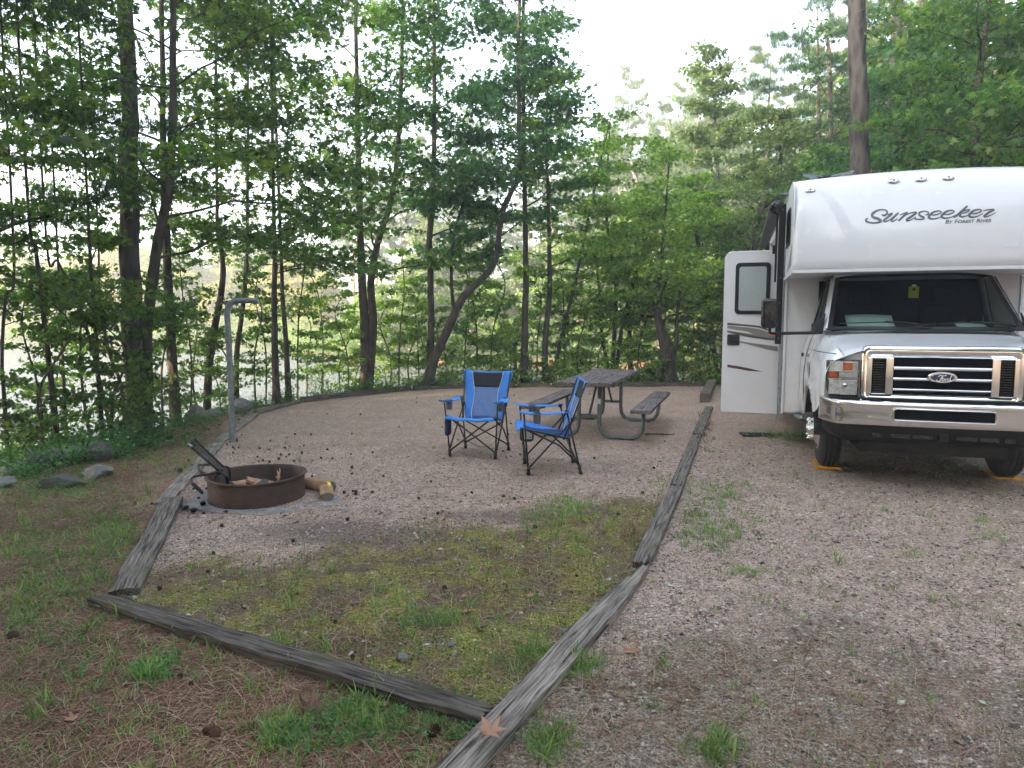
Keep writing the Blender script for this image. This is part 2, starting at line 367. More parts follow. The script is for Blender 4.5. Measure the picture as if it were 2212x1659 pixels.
def build_ground():
    xs = np.concatenate([-8.4-np.geomspace(.15, 320, 46)[::-1], np.arange(-8.4, 9.01, .07), 9.0+np.geomspace(.15, 320, 46)])
    ys = np.concatenate([1.0-np.geomspace(.2, 120, 26)[::-1], np.arange(1.0, 17.5, .07), 17.5+np.geomspace(.1, 30, 60), 47.5+np.geomspace(1, 420, 36)])
    X, Y = np.meshgrid(xs, ys)
    Z, d = terrain(X, Y)
    g, mo, li, di, ash, inpad, right, left, dp = zones(X, Y)
    near = (np.abs(X) < 9.2) & (Y < 17.6) & (Y > .5)
    Z = Z+np.where(near & (d > 0), RG.normal(0, 1, X.shape)*(.0022+.003*(mo+li)*.5), 0)
    Z = Z+np.where(near & left, .03*np.clip(1-(dp)/.5, 0, 1), 0)*0
    nx, ny = len(xs), len(ys)
    V = np.stack([X, Y, Z], -1).reshape(-1, 3)
    i = np.arange(ny-1)[:, None]*nx+np.arange(nx-1)[None, :]
    F = np.stack([i, i+1, i+nx+1, i+nx], -1).reshape(-1, 4)
    me = fastmesh('ground', V, F)
    a = me.color_attributes.new('zones', 'FLOAT_COLOR', 'POINT')
    a.data.foreach_set('color', np.stack([g, mo, li, di], -1).astype(np.float32).ravel())
    clay = .85*np.clip(1.0-np.abs(d-.35)/.7, 0, 1)*np.clip((Y-24)/4, 0, 1)
    b = me.color_attributes.new('zones2', 'FLOAT_COLOR', 'POINT')
    b.data.foreach_set('color', np.stack([ash, clay, np.clip((Y-22)/10, 0, 1), np.ones_like(ash)], -1).astype(np.float32).ravel())
    m, nt, out = newmat('campsite ground')
    v = coords(nt, 'Object')
    A = nd(nt, 'ShaderNodeAttribute', attribute_name='zones'); B = nd(nt, 'ShaderNodeAttribute', attribute_name='zones2')
    sa = nt.nodes.new('ShaderNodeSeparateColor'); L(nt, A.outputs['Color'], sa.inputs[0])
    sb = nt.nodes.new('ShaderNodeSeparateColor'); L(nt, B.outputs['Color'], sb.inputs[0])
    fine = noise(nt, v, 7.0, 7, .7)
    med = noise(nt, v, 2.1, 5, .6)
    tiny = ramp(nt, noise(nt, v, 48, 5, .75), [(.40, 0.0), (.60, 1.0)])
    speck = ramp(nt, noise(nt, v, 95, 3, .7), [(.38, 0.0), (.5, .6), (.66, 1.0)])
    edge = noise(nt, v, 16.0, 9, .78)
    def mask(sock, lo=.35, hi=.62, amt=.55, src=None):
        ad = nd(nt, 'ShaderNodeMath', operation='MULTIPLY_ADD'); L(nt, src or fine, ad.inputs[0]); ad.inputs[1].default_value = amt; L(nt, sock, ad.inputs[2])
        sb_ = nd(nt, 'ShaderNodeMath', operation='SUBTRACT'); L(nt, ad.outputs[0], sb_.inputs[0]); sb_.inputs[1].default_value = amt*.5
        return ramp(nt, sb_.outputs[0], [(lo, 0.0), (hi, 1.0)])
    # gravel
    vo = nd(nt, 'ShaderNodeTexVoronoi', i_Scale=115.0); L(nt, v, vo.inputs['Vector'])
    vo2 = nd(nt, 'ShaderNodeTexVoronoi', i_Scale=48.0); L(nt, v, vo2.inputs['Vector'])
    sc1 = nt.nodes.new('ShaderNodeSeparateColor'); L(nt, vo.outputs['Color'], sc1.inputs[0])
    sc2 = nt.nodes.new('ShaderNodeSeparateColor'); L(nt, vo2.outputs['Color'], sc2.inputs[0])
    gc = ramp(nt, sc1.outputs[0], [(0, (0.154, 0.105, 0.080)), (.2, (0.350, 0.250, 0.195)), (.5, (0.481, 0.336, 0.261)), (.75, (0.394, 0.310, 0.248)), (.9, (0.635, 0.531, 0.433)), (1, (0.788, 0.691, 0.584))])
    gc2 = ramp(nt, sc2.outputs[0], [(0, (0.208, 0.145, 0.111)), (.4, (0.416, 0.296, 0.230)), (.86, (0.481, 0.356, 0.283)), (1, (0.722, 0.611, 0.513))])
    gc = mixc(nt, .45, gc, gc2)
    gc = mixc(nt, 1.0, gc, ramp(nt, speck, [(0, .50), (.5, 1.0), (1, 1.5)]), 'MULTIPLY')
    gc = mixc(nt, ramp(nt, med, [(.4, 0.0), (.75, .45)]), gc, (.25, .18, .15))
    soil = mixc(nt, fine, (.055, .038, .028), (.13, .09, .06))
    litc = mixc(nt, tiny, (.11, .06, .042), (.28, .17, .12))
    litc = mixc(nt, ramp(nt, med, [(.45, 0.0), (.58, .75)]), litc, (.085, .095, .04))
    litc = mixc(nt, ramp(nt, fine, [(.56, 0.0), (.68, .8)]), litc, (.055, .038, .028))
    mossc = mixc(nt, tiny, (.12, .12, .032), (.31, .285, .075))
    mossc = mixc(nt, ramp(nt, noise(nt, v, 3.6, 5, .65), [(.45, 0.0), (.56, .9)]), mossc, (.15, .105, .075))
    mossc = mixc(nt, ramp(nt, fine, [(.55, 0.0), (.66, .7)]), mossc, (.075, .06, .035))
    dirtc = mixc(nt, tiny, (.16, .13, .10), (.34, .28, .215))
    farc = mixc(nt, fine, (.05, .07, .03), (.10, .12, .05))
    litc = mixc(nt, 1.0, litc, ramp(nt, speck, [(0, .45), (.5, 1.0), (1, 1.7)]), 'MULTIPLY')
    mossc = mixc(nt, 1.0, mossc, ramp(nt, speck, [(0, .5), (.5, 1.0), (1, 1.5)]), 'MULTIPLY')
    dirtc = mixc(nt, 1.0, dirtc, ramp(nt, speck, [(0, .5), (.5, 1.0), (1, 1.6)]), 'MULTIPLY')
    c = soil
    c = mixc(nt, ramp(nt, sb.outputs[2], [(0, 0.0), (1, 1.0)]), c, farc)
    c = mixc(nt, mask(sa.outputs[2]), c, litc)
    c = mixc(nt, mask(sa.outputs[0]), c, gc)
    c = mixc(nt, mask(A.outputs['Alpha'], .40, .66, 2.6, edge), c, dirtc)
    c = mixc(nt, mask(sa.outputs[1], .42, .62, 2.2, edge), c, mossc)
    c = mixc(nt, ramp(nt, nd_mul(nt, sb.outputs[0], fine), [(.10, 0.0), (.62, .62)]), c, (.08, .07, .068))
    c = mixc(nt, mask(sb.outputs[1]), c, mixc(nt, fine, (.20, .075, .04), (.30, .15, .09)))
    p = nd(nt, 'ShaderNodeBsdfPrincipled', i_Roughness=.95); p.inputs['Specular IOR Level'].default_value = .15
    L(nt, c, p.inputs['Base Color'])
    L(nt, bump(nt, vo.outputs['Distance'], .9, .010, bump(nt, fine, .5, .02)), p.inputs['Normal'])
    L(nt, p.outputs[0], out.inputs[0])
    o = link('ground', me, m, None, True); tag(o, kind='structure')
    return o
def nd_mul(nt, a, b):
    n = nd(nt, 'ShaderNodeMath', operation='MULTIPLY'); L(nt, a, n.inputs[0]); L(nt, b, n.inputs[1])
    n2 = nd(nt, 'ShaderNodeMath', operation='MULTIPLY'); L(nt, n.outputs[0], n2.inputs[0]); n2.inputs[1].default_value = 1.7
    return n2.outputs[0]
build_ground()
# water
def build_water():
    m, nt, out = newmat('lake water')
    v = coords(nt, 'Object', (1, 1.0, 1))
    p = nd(nt, 'ShaderNodeBsdfPrincipled', i_Roughness=.26); p.inputs['Base Color'].default_value = (.09, .10, .085, 1)
    p.inputs['IOR'].default_value = 1.5; p.inputs['Specular IOR Level'].default_value = 1.0
    n1 = noise(nt, v, 2.6, 3, .6); n2 = noise(nt, v, 9, 2, .5)
    L(nt, bump(nt, n2, .7, .06, bump(nt, n1, 1.0, .35)), p.inputs['Normal'])
    L(nt, p.outputs[0], out.inputs[0])
    xs = [-260, -120, -60, -30, -15, -5, 5, 16]; ys = [-60, -20, 0, 10, 20, 40, 60, 90]
    V = [(x, y, WATER_Z) for y in ys for x in xs]; n = len(xs)
    F = [(j*n+i, j*n+i+1, (j+1)*n+i+1, (j+1)*n+i) for j in range(len(ys)-1) for i in range(n-1)]
    o = link('water', fastmesh('water', np.array(V), np.array(F)), m); tag(o, kind='structure')
build_water()

# ------------------------------------------------------------------ scatter helpers
def scatter(T, TF, P, S, yaw, tilt=None, roll=None, name='stuff', mat=None, stretch=None):
    """template T(k,3) faces TF at positions P with scale S, yaw; tilt = rotation about local x"""
    n = len(P); k = len(T)
    S = np.asarray(S, float).reshape(-1, 1, 1) if np.ndim(S) else np.full((n, 1, 1), S)
    Q = np.repeat(T[None], n, 0)*S
    if stretch is not None: Q = Q*stretch[:, None, :]
    if tilt is not None:
        c, s = np.cos(tilt)[:, None], np.sin(tilt)[:, None]
        y = Q[..., 1]*c-Q[..., 2]*s; z = Q[..., 1]*s+Q[..., 2]*c; Q = np.stack([Q[..., 0], y, z], -1)
    if roll is not None:
        c, s = np.cos(roll)[:, None], np.sin(roll)[:, None]
        x = Q[..., 0]*c+Q[..., 2]*s; z = -Q[..., 0]*s+Q[..., 2]*c; Q = np.stack([x, Q[..., 1], z], -1)
    c, s = np.cos(yaw)[:, None], np.sin(yaw)[:, None]
    x = Q[..., 0]*c-Q[..., 1]*s; y = Q[..., 0]*s+Q[..., 1]*c
    Q = np.stack([x, y, Q[..., 2]], -1)+P[:, None, :]
    F = (TF[None]+(np.arange(n)*k)[:, None, None]).reshape(-1, TF.shape[1])
    return Q.reshape(-1, 3), F
def rand_ground(n, x0, x1, y0, y1, prob):
    X = RG.uniform(x0, x1, n); Y = y0+(y1-y0)*RG.random(n)**1.35
    k = (np.abs(X) < .82*Y+.6)   # inside the view cone, with a margin
    X, Y = X[k], Y[k]
    pr = prob(X, Y); k = RG.random(len(X)) < pr
    X, Y = X[k], Y[k]; Z, d = terrain(X, Y)
    return np.stack([X, Y, Z], -1)
OCT = np.array([(1, 0, 0), (0, 1, 0), (-1, 0, 0), (0, -1, 0), (0, 0, .8), (0, 0, -.6)], float)
OCTF = np.array([(0, 1, 4), (1, 2, 4), (2, 3, 4), (3, 0, 4), (1, 0, 5), (2, 1, 5), (3, 2, 5), (0, 3, 5)])
def zprob(f):
    def g(X, Y):
        return f(X, Y, zones(X, Y))
    return g
# gravel stones
def build_gravel():
    P = rand_ground(200000, -4.4, 7.5, 1.7, 8.5, zprob(lambda X, Y, z: np.clip(z[0]*.9*np.clip((9.5-Y)/5, .15, 1)+.30*z[6]+.05, 0, 1)*np.where(z[7], .35, 1)))
    n = len(P); s = np.clip(RG.lognormal(-5.2, .55, n), .003, .022)
    st = RG.uniform(.6, 1.25, (n, 3)); st[:, 2] *= .6
    V, F = scatter(OCT, OCTF, P+np.array([0, 0, .001]), s, RG.uniform(0, 6.28, n), RG.normal(0, .3, n), None, stretch=st)
    tag(link('gravel', fastmesh('gravel', V, F), M['stones'], None, False), 'loose pinkish grey gravel stones covering the pad and the driveway', 'gravel', kind='stuff')
build_gravel()
# grass
def blade_template(w=.006, bend=.35):
    z = [0, .5, 1.0]; y = [0, .12*bend/.35, bend]
    return np.array([(-w, 0, 0), (w, 0, 0), (-w*.8, y[1], z[1]), (w*.8, y[1], z[1]), (0, y[2], z[2]*.92)]), np.array([(0, 1, 3), (0, 3, 2), (2, 3, 4)])
def tufts(P, nb, h, spread, w=.05, tiltv=.45):
    """blades of tufts at P"""
    n = len(P); idx = np.repeat(np.arange(n), nb); m = len(idx)
    hh = (h if np.ndim(h) == 0 else h[idx])*RG.uniform(.45, 1.1, m)
    T, TF = blade_template(w, .45)
    off = np.stack([RG.normal(0, 1, m)*spread, RG.normal(0, 1, m)*spread, np.full(m, -.003)], -1)
    return scatter(T, TF, P[idx]+off, hh, RG.uniform(0, 6.28, m), np.abs(RG.normal(0, tiltv, m))*-1, None)
def clump(X, Y, f, s):  # 0..1 patchiness
    return np.clip(.5+.75*wob(X, Y, f, s), 0, 1)
def merge(parts):
    V = []; F = []; b = 0
    for v, f in parts: V.append(v); F.append(f+b); b += len(v)
    return np.concatenate(V), np.concatenate(F)
def gz(p): return np.array([[q[0], q[1], float(terrain(np.array([q[0]]), np.array([q[1]]))[0][0])] for q in p])
def build_grass():
    def pr(X, Y, z):
        left, right, inpad, dp = z[7], z[6], z[5], z[8]
        c = clump(X, Y, 1.3, .4)**1.6*clump(X, Y, 3.1, 2)
        a = np.where(left, c*.8*np.clip((6.8-Y)/2.5, .25, 1)+.30, 0)
        b = np.where(inpad, np.clip(z[1]-.2, 0, 1)*(c*.6+.30)+.006, 0)
        r = np.where(right, .03+c*.09*np.clip((6-Y)/3, 0, 1), 0)
        return a+b+r
    P = rand_ground(62000, -6.2, 7, 1.7, 9.5, zprob(pr))
    # explicit patches seen in the photo (pixel centres)
    for px, py, rx, ry, k in [(1545, 1065, 60, 32, 130), (1560, 1140, 70, 40, 110), (1500, 1130, 30, 60, 50), (1225, 1100, 75, 25, 110), (1180, 1130, 50, 20, 40), (1700, 945, 55, 10, 160), (1420, 1050, 30, 30, 30), (240, 1150, 60, 40, 110), (60, 1180, 60, 60, 90), (600, 1385, 22, 15, 25), (330, 1460, 30, 15, 40),
                           (620, 1590, 70, 40, 90), (800, 1560, 70, 35, 90), (960, 1340, 40, 20, 40), (880, 1540, 150, 40, 80), (1190, 1610, 50, 40, 70), (1540, 1620, 45, 30, 50), (1160, 1420, 60, 40, 60), (1270, 1440, 30, 25, 30), (2120, 1130, 20, 12, 14), (2140, 1160, 25, 12, 14), (1975, 1200, 20, 10, 8), (1600, 1240, 50, 10, 20), (350, 1000, 60, 25, 60), (120, 1270, 90, 30, 100), (60, 1330, 50, 40, 60)]:
        q = [G(px+RG.normal(0, .6)*rx, py+RG.normal(0, .6)*ry) for _ in range(int(k*1.7))]
        P = np.concatenate([P, gz(q)])
    n = len(P)
    P[:, 2] -= .002
    h = RG.uniform(.018, .075, n)*np.where(RG.random(n) < .06, 1.7, 1)
    tag(link('grass', fastmesh('grass', *tufts(P, 9, h, .016, .036)), M['grass'], None, False), 'short green grass tufts growing through litter, moss and gravel', 'grass', kind='stuff')
    # dry grass
    def pd(X, Y, z):
        return np.where(z[6], np.clip((3.6-Y)/.8, 0, 1)*clump(X, Y, 2, 3)*np.clip((2.3-X)/.8, 0, 1)*.9, 0)+np.where(z[5], z[1]*.14, 0)+np.where(z[7], .12, 0)
    P = rand_ground(9000, -4, 3.5, 1.7, 6, zprob(pd))
    q = [G(1375+RG.normal(0, 12), 1160+RG.normal(0, 18)) for _ in range(40)]+[G(1520+RG.normal(0, 8), 925+RG.normal(0, 14)) for _ in range(60)]
    P = np.concatenate([P, gz(q)]); h = RG.uniform(.02, .055, len(P)); h[-100:] *= 2.6
    tag(link('dry_grass', fastmesh('dry_grass', *tufts(P, 8, h, .018, .035, .9)), M['grass_dry'], None, False), 'dry straw coloured grass wisps on the dirt', 'dry grass', kind='stuff')
build_grass()
# pine needle litter
def build_needles():
    def pr(X, Y, z):
        a = np.where(z[7], .9, 0)+np.where(z[5], .10+z[1]*.30*clump(X, Y, 1.9, 5), 0)+np.where(z[6], .05+.20*np.clip((3.4-Y)/.6, 0, 1)*np.clip((2.6-X), 0, 1), 0)
        return a*np.clip((13-Y)/5, .2, 1)
    P = rand_ground(330000, -6, 6, 1.7, 13, zprob(pr))
    n = len(P); w = .0007+.00016*P[:, 1]
    T = np.array([(-.5, -1, 0), (-.5, 1, 0), (0, 1, .03), (0, -1, .03), (.5, 1, 0), (.5, -1, 0)], float)
    TF = np.array([(0, 3, 2, 1), (3, 5, 4, 2)])
    ln = RG.uniform(.05, .16, n)
    st = np.stack([ln, w, ln], -1)
    V, F = scatter(T, TF, P+np.stack([np.zeros(n), np.zeros(n), RG.uniform(.002, .012, n)], -1), 1.0, RG.uniform(0, 6.28, n), None, RG.normal(0, .05, n), stretch=st)
    tag(link('pine_needles', fastmesh('pine_needles', V, F), M['litter'], None, False), 'reddish brown fallen pine needles strewn over the ground', 'pine needles', kind='stuff')
build_needles()
def build_moss():
    P = rand_ground(60000, -2.6, 1.6, 2.2, 6, zprob(lambda X, Y, z: z[1]*clump(X, Y, 1.1, 7)*.8))
    T = np.array([(-.5, 0, 0), (.5, 0, 0), (0, .2, 1)], float); TF = np.array([(0, 1, 2)])
    V, F = scatter(T, TF, P, RG.uniform(.005, .013, len(P)), RG.uniform(0, 6.28, len(P)), RG.normal(0, .5, len(P)))
    tag(link('moss', fastmesh('moss', V, F), M['moss'], None, False), 'yellow green moss cushion inside the front timbers', 'moss', kind='stuff')
build_moss()
LEAF4 = np.array([(0, 0, 0), (.5, .5, .10), (0, 1.15, -.05), (-.5, .5, .10)], float); LEAF4F = np.array([(0, 1, 2, 3)])
def star_leaf():
    V = []; 
    tips = [(-.62, .02), (-.60, .62), (0, 1.08), (.60, .62), (.62, .02)]
    notch = [(-.12, -.02), (-.22, .32), (-.18, .55), (.18, .55), (.22, .32), (.12, -.02)]
    V = [(x, y, -.10-.08*abs(x)) for x, y in tips]+[(x, y, .02) for x, y in notch]
    F = [(5, 0, 6), (6, 1, 7), (7, 2, 8), (8, 3, 9), (9, 4, 10), (5, 6, 9), (5, 9, 10), (6, 7, 9), (7, 8, 9)]
    F = [(5, 0, 6), (6, 1, 7), (7, 2, 8), (8, 3, 9), (9, 4, 10), (5, 6, 9), (5, 9, 10), (6, 7, 8), (6, 8, 9)]
    return np.array(V, float), np.array(F)
STAR, STARF = star_leaf()
def build_cover():
    def pr(X, Y, z):
        a = np.where(z[7], clump(X, Y, 1.0, 9)**2*.5*np.clip((-X-2.4)/1.5, 0, 1), 0)
        b = np.where(z[7] & (Y > 5.8) & (X < -4.3), .8, 0)
        c = np.where((Y > 12) & (z[8] > .15) & z[7], .9, 0)
        return a+b+c
    P = rand_ground(5200, -7.2, 5, 2, 18, zprob(pr))
    q = [G(px+RG.normal(0, .7)*rx, py+RG.normal(0, .7)*ry) for px, py, rx, ry, k in [(230, 1150, 70, 35, 50), (340, 1450, 40, 18, 26), (680, 1590, 90, 42, 26), (800, 1530, 100, 36, 22), (130, 1060, 80, 25, 60), (960, 1600, 100, 30, 22), (900, 1340, 30, 10, 10), (120, 1200, 120, 80, 120), (150, 1400, 150, 80, 60)] for _ in range(k)]
    P = np.concatenate([P, gz(q)])
    n = len(P); nl = 16; idx = np.repeat(np.arange(n), nl); m = len(idx)
    far = np.clip((P[:, 1]-5)/5, 0, 1)
    hmax = (.04+.16*far*RG.uniform(.3, 1, n))[idx]
    off = np.stack([RG.normal(0, .05, m)*(1+far[idx]), RG.normal(0, .05, m)*(1+far[idx]), RG.uniform(.1, 1, m)*hmax], -1)
    V, F = scatter(LEAF4, LEAF4F, P[idx]+off, (.012+.024*far[idx])*RG.uniform(.6, 1.5, m), RG.uniform(0, 6.28, m), RG.normal(0, .5, m))
    tag(link('ground_cover', fastmesh('ground_cover', V, F), M['plant'], None, False), 'low leafy green weeds spreading at the forest edge', 'ground cover', kind='stuff')
build_cover()

# ------------------------------------------------------------------ timbers
def timber(p0, p1, w, h, label, mat='timber', seed=0, z0=0.0, taper0=1.0, taper1=1.0, rag=.5):
    if p0[1] < 12: w *= .90; h *= .62
    a = Vector((p0[0], p0[1], 0)); b = Vector((p1[0], p1[1], 0)); ln = (b-a).length
    nu = max(10, int(ln/.045)); r = random.Random(seed)
    prof = []  # cross-section loop, y,z
    nt_, ns = 7, 2
    for k in range(nt_+1): prof.append((-w/2+w*k/nt_, h))
    prof += [(w/2, h*.5), (w/2, -.04), (-w/2, -.04), (-w/2, h*.5)]
    nc = len(prof); V = []
    mid = max(8, nu//2)
    for i in range(nu+1):
        x = ln*i/nu; t = i/nu
        tp = 1.0
        if t < .12: tp = taper0+(1-taper0)*t/.12
        te = .28 if taper1 < .5 else .12
        if t > 1-te: tp = taper1+(1-taper1)*(1-t)/te
        wander = .006*mnoise.noise((x*.9, seed*3.1, 0))
        for k, (y, z) in enumerate(prof):
            e = mnoise.noise((x*3.0, y*9+seed, z*9))*.006+mnoise.noise((x*9, y*30+seed, z*14))*.006
            gro = -abs(mnoise.noise((x*.35, y*60+seed*7, 2)))*.016 if 1 <= k <= nt_-1 else 0
            edge = -.014*max(0, mnoise.noise((x*5, seed*2.3+k, 5))+.2) if k in (0, nt_) else 0
            yy = y*tp*(1+.05*mnoise.noise((x*1.5, 7+seed, 0)))+wander+(e if k > nt_ else e*.6)
            zz = z+(e+gro+edge if z > 0 else 0)-(1-tp)*h*.3*(z > 0)
            xx = x
            if i in (0, nu): xx += (r.random()-.5)*.07*rag
            V.append((xx, yy, zz))
    F = [(i*nc+k, i*nc+(k+1) % nc, (i+1)*nc+(k+1) % nc, (i+1)*nc+k) for i in range(nu) for k in range(nc)]
    F += [tuple(range(nc)), tuple(nu*nc+k for k in range(nc))[::-1]]
    mb = MB(); mb.add(V, F)
    o = mb.build('landscape_timber', M[mat], None, True)
    md = o.modifiers.new('edge', 'EDGE_SPLIT'); md.split_angle = math.radians(50)
    o.location = (a.x, a.y, z0); o.rotation_euler = (0, 0, math.atan2(b.y-a.y, b.x-a.x))
    tag(o, label, 'timber', 'timbers edging the gravel pad')
    return o
TW = .88; TH = .62
timber((-2.27, 3.60), (-.10, 2.50), .125, .085, 'dark cracked timber crossing the front left of the pad, from corner to long grey timber', 'timber_dark', 3, 0, .9, .75)
timber((-2.17, 3.70), (-2.90, 5.72), .17, .075, 'grey timber running from the front corner back towards the fire ring', 'timber', 5)
timber((-2.93, 5.60), (-3.66, 8.42), .15, .06, 'sunken timber passing behind the grill grate up to the lantern pole', 'timber_pale', 8, -.01)
timber((-3.70, 8.48), (-4.22, 11.1), .16, .055, 'flat grey timber beyond the lantern pole on the left edge', 'timber_pale', 9, -.01)
timber((-4.24, 11.2), (-4.02, 12.75), .12, .06, 'short timber at the far left bend of the gravel pad', 'timber', 10)
timber((-3.98, 12.85), (-2.3, 15.05), .12, .09, 'dark timber on the far left curve of the pad above the shore', 'timber_dark', 11)
timber((-2.2, 15.12), (.1, 15.78), .12, .07, 'far dark timber behind the front facing blue chair', 'timber_dark', 12)
timber((.2, 15.8), (2.4, 15.93), .12, .08, 'far dark timber behind the left part of the picnic table', 'timber_dark', 13)
timber((2.5, 15.95), (4.6, 16.02), .12, .08, 'far dark timber beyond the right bench at the back of the pad', 'timber_dark', 14)
timber((-.42, 1.72), (.83, 4.10), .145, .085, 'long splintered grey timber in the foreground with a tan leaf on it', 'timber_pale', 21, 0, 1, .35, .9)
timber((.80, 4.13), (1.50, 6.10), .13, .085, 'cracked wavy grained timber in the middle of the right edge, near the weeds', 'timber', 22, 0, .85, 1, .9)
timber((1.51, 6.13), (2.42, 8.85), .13, .085, 'knotty grey timber with a dark notch right of the blue chairs', 'timber', 23, 0)
timber((2.44, 8.9), (3.42, 11.75), .135, .085, 'long grey timber between the picnic bench and the open motorhome door', 'timber', 24, 0)
timber((3.62, 12.75), (4.68, 15.9), .18, .16, 'raised short timber with a dark end at the far right corner', 'timber', 25, 0)

# ------------------------------------------------------------------ rocks
def rock(loc, size, label, mat='rock', seed=0, flat=1.0, sink=.3, sub=3):
    bm = bmesh.new(); bmesh.ops.create_icosphere(bm, subdivisions=sub, radius=1.0)
    for v in bm.verts:
        p = v.co.copy()
        q = Vector((round(p.x*2.0+mnoise.noise(p+Vector((seed, 0, 0))))/2.0, p.y, p.z))
        d = 1+.38*mnoise.noise(p*1.1+Vector((seed*5.3, 2, 1)))+.12*mnoise.noise(p*3.1+Vector((seed, 9, 3)))
        p = p*d
        for ax in range(3):  # facet planes
            n = Vector((math.sin(seed*2.1+ax*2.2), math.cos(seed*1.3+ax*1.9), .5*math.sin(seed+ax))).normalized()
            k = p.dot(n)-.72
            if k > 0: p -= n*k*.85
        v.co = Vector((p.x*size[0], p.y*size[1], p.z*size[2]*flat))
    me = bpy.data.meshes.new('rock'); bm.to_mesh(me); bm.free()
    o = link('rock', me, M[mat], None, True)
    md = o.modifiers.new('edge', 'EDGE_SPLIT'); md.split_angle = math.radians(24)
    o.location = (loc[0], loc[1], loc[2]+size[2]*flat*(1-sink)*.6); o.rotation_euler = (0, 0, seed)
    return tag(o, label, 'rock', 'rocks along the forest edge')
for px, py, s, lab, mt, fl in [
    (425, 902, (.16, .14, .17), 'pale pointed boulder left of the lantern pole', 'rock', 1), (459, 893, (.16, .12, .09), 'low flat grey boulder between the pointed boulder and the lantern pole', 'rock', 1),
    (520, 888, (.19, .14, .17), 'wedge shaped boulder just right of the lantern pole', 'rock', 1), (214, 992, (.16, .16, .15), 'dark jagged rock under the bushes behind the slabs', 'rock_dark', 1),
    (146, 982, (.2, .15, .12), 'pale rounded rock half hidden in weeds', 'rock', 1), (88, 1000, (.24, .16, .14), 'dark sloping rock at the shrub line on the left', 'rock_dark', 1),
    (137, 1050, (.20, .13, .07), 'flat dark topped stone slab lying in the weeds', 'rock_dark', 1), (210, 1030, (.18, .12, .085), 'light grey slab rock beside the litter', 'rock', 1),
    (25, 1010, (.16, .12, .09), 'grey rock at the left edge behind weeds', 'rock', 1), (10, 1045, (.12, .12, .07), 'small grey rock at the left border of the view', 'rock', 1)]:
    g = G(px, py); z = float(terrain(np.array([g[0]]), np.array([g[1]]))[0][0])
    rock((g[0], g[1], z), s, lab, mt, px*.37, fl)
LEAFK = 2.35
# ------------------------------------------------------------------ trees
def zat(x, y): return float(terrain(np.array([float(x)]), np.array([float(y)]))[0][0])
def tube_np(pts, radii, n, Vs, Fs, base):
    P = np.array(pts, float); N = len(P)
    t = np.gradient(P, axis=0); t /= np.linalg.norm(t, axis=1)[:, None]+1e-9
    ref = np.array([0, 0, 1.]) if abs(t[0, 2]) < .85 else np.array([0, 1., 0])
    a = ref-t*(t@ref)[:, None]; a /= np.linalg.norm(a, axis=1)[:, None]+1e-9
    b = np.cross(t, a); w = np.arange(n)*2*PI/n
    r = np.array(radii)[:, None, None]
    V = P[:, None]+r*(a[:, None]*np.cos(w)[None, :, None]+b[:, None]*np.sin(w)[None, :, None])
    i = np.arange(N-1)[:, None]*n; k = np.arange(n)[None]
    F = np.stack([i+k, i+(k+1) % n, i+n+(k+1) % n, i+n+k], -1).reshape(-1, 4)+base
    Vs.append(V.reshape(-1, 3)); Fs.append(F); return base+N*n
def leaf_cloud(P, size, star, rng, tilt=.75):
    n = len(P); T, TF = (STAR, STARF) if star else (LEAF4, LEAF4F)
    return scatter(T, TF, P, size*rng.uniform(.5, 1.25, n), rng.uniform(0, 6.28, n), rng.normal(-.35, tilt, n), rng.normal(0, tilt*.7, n))
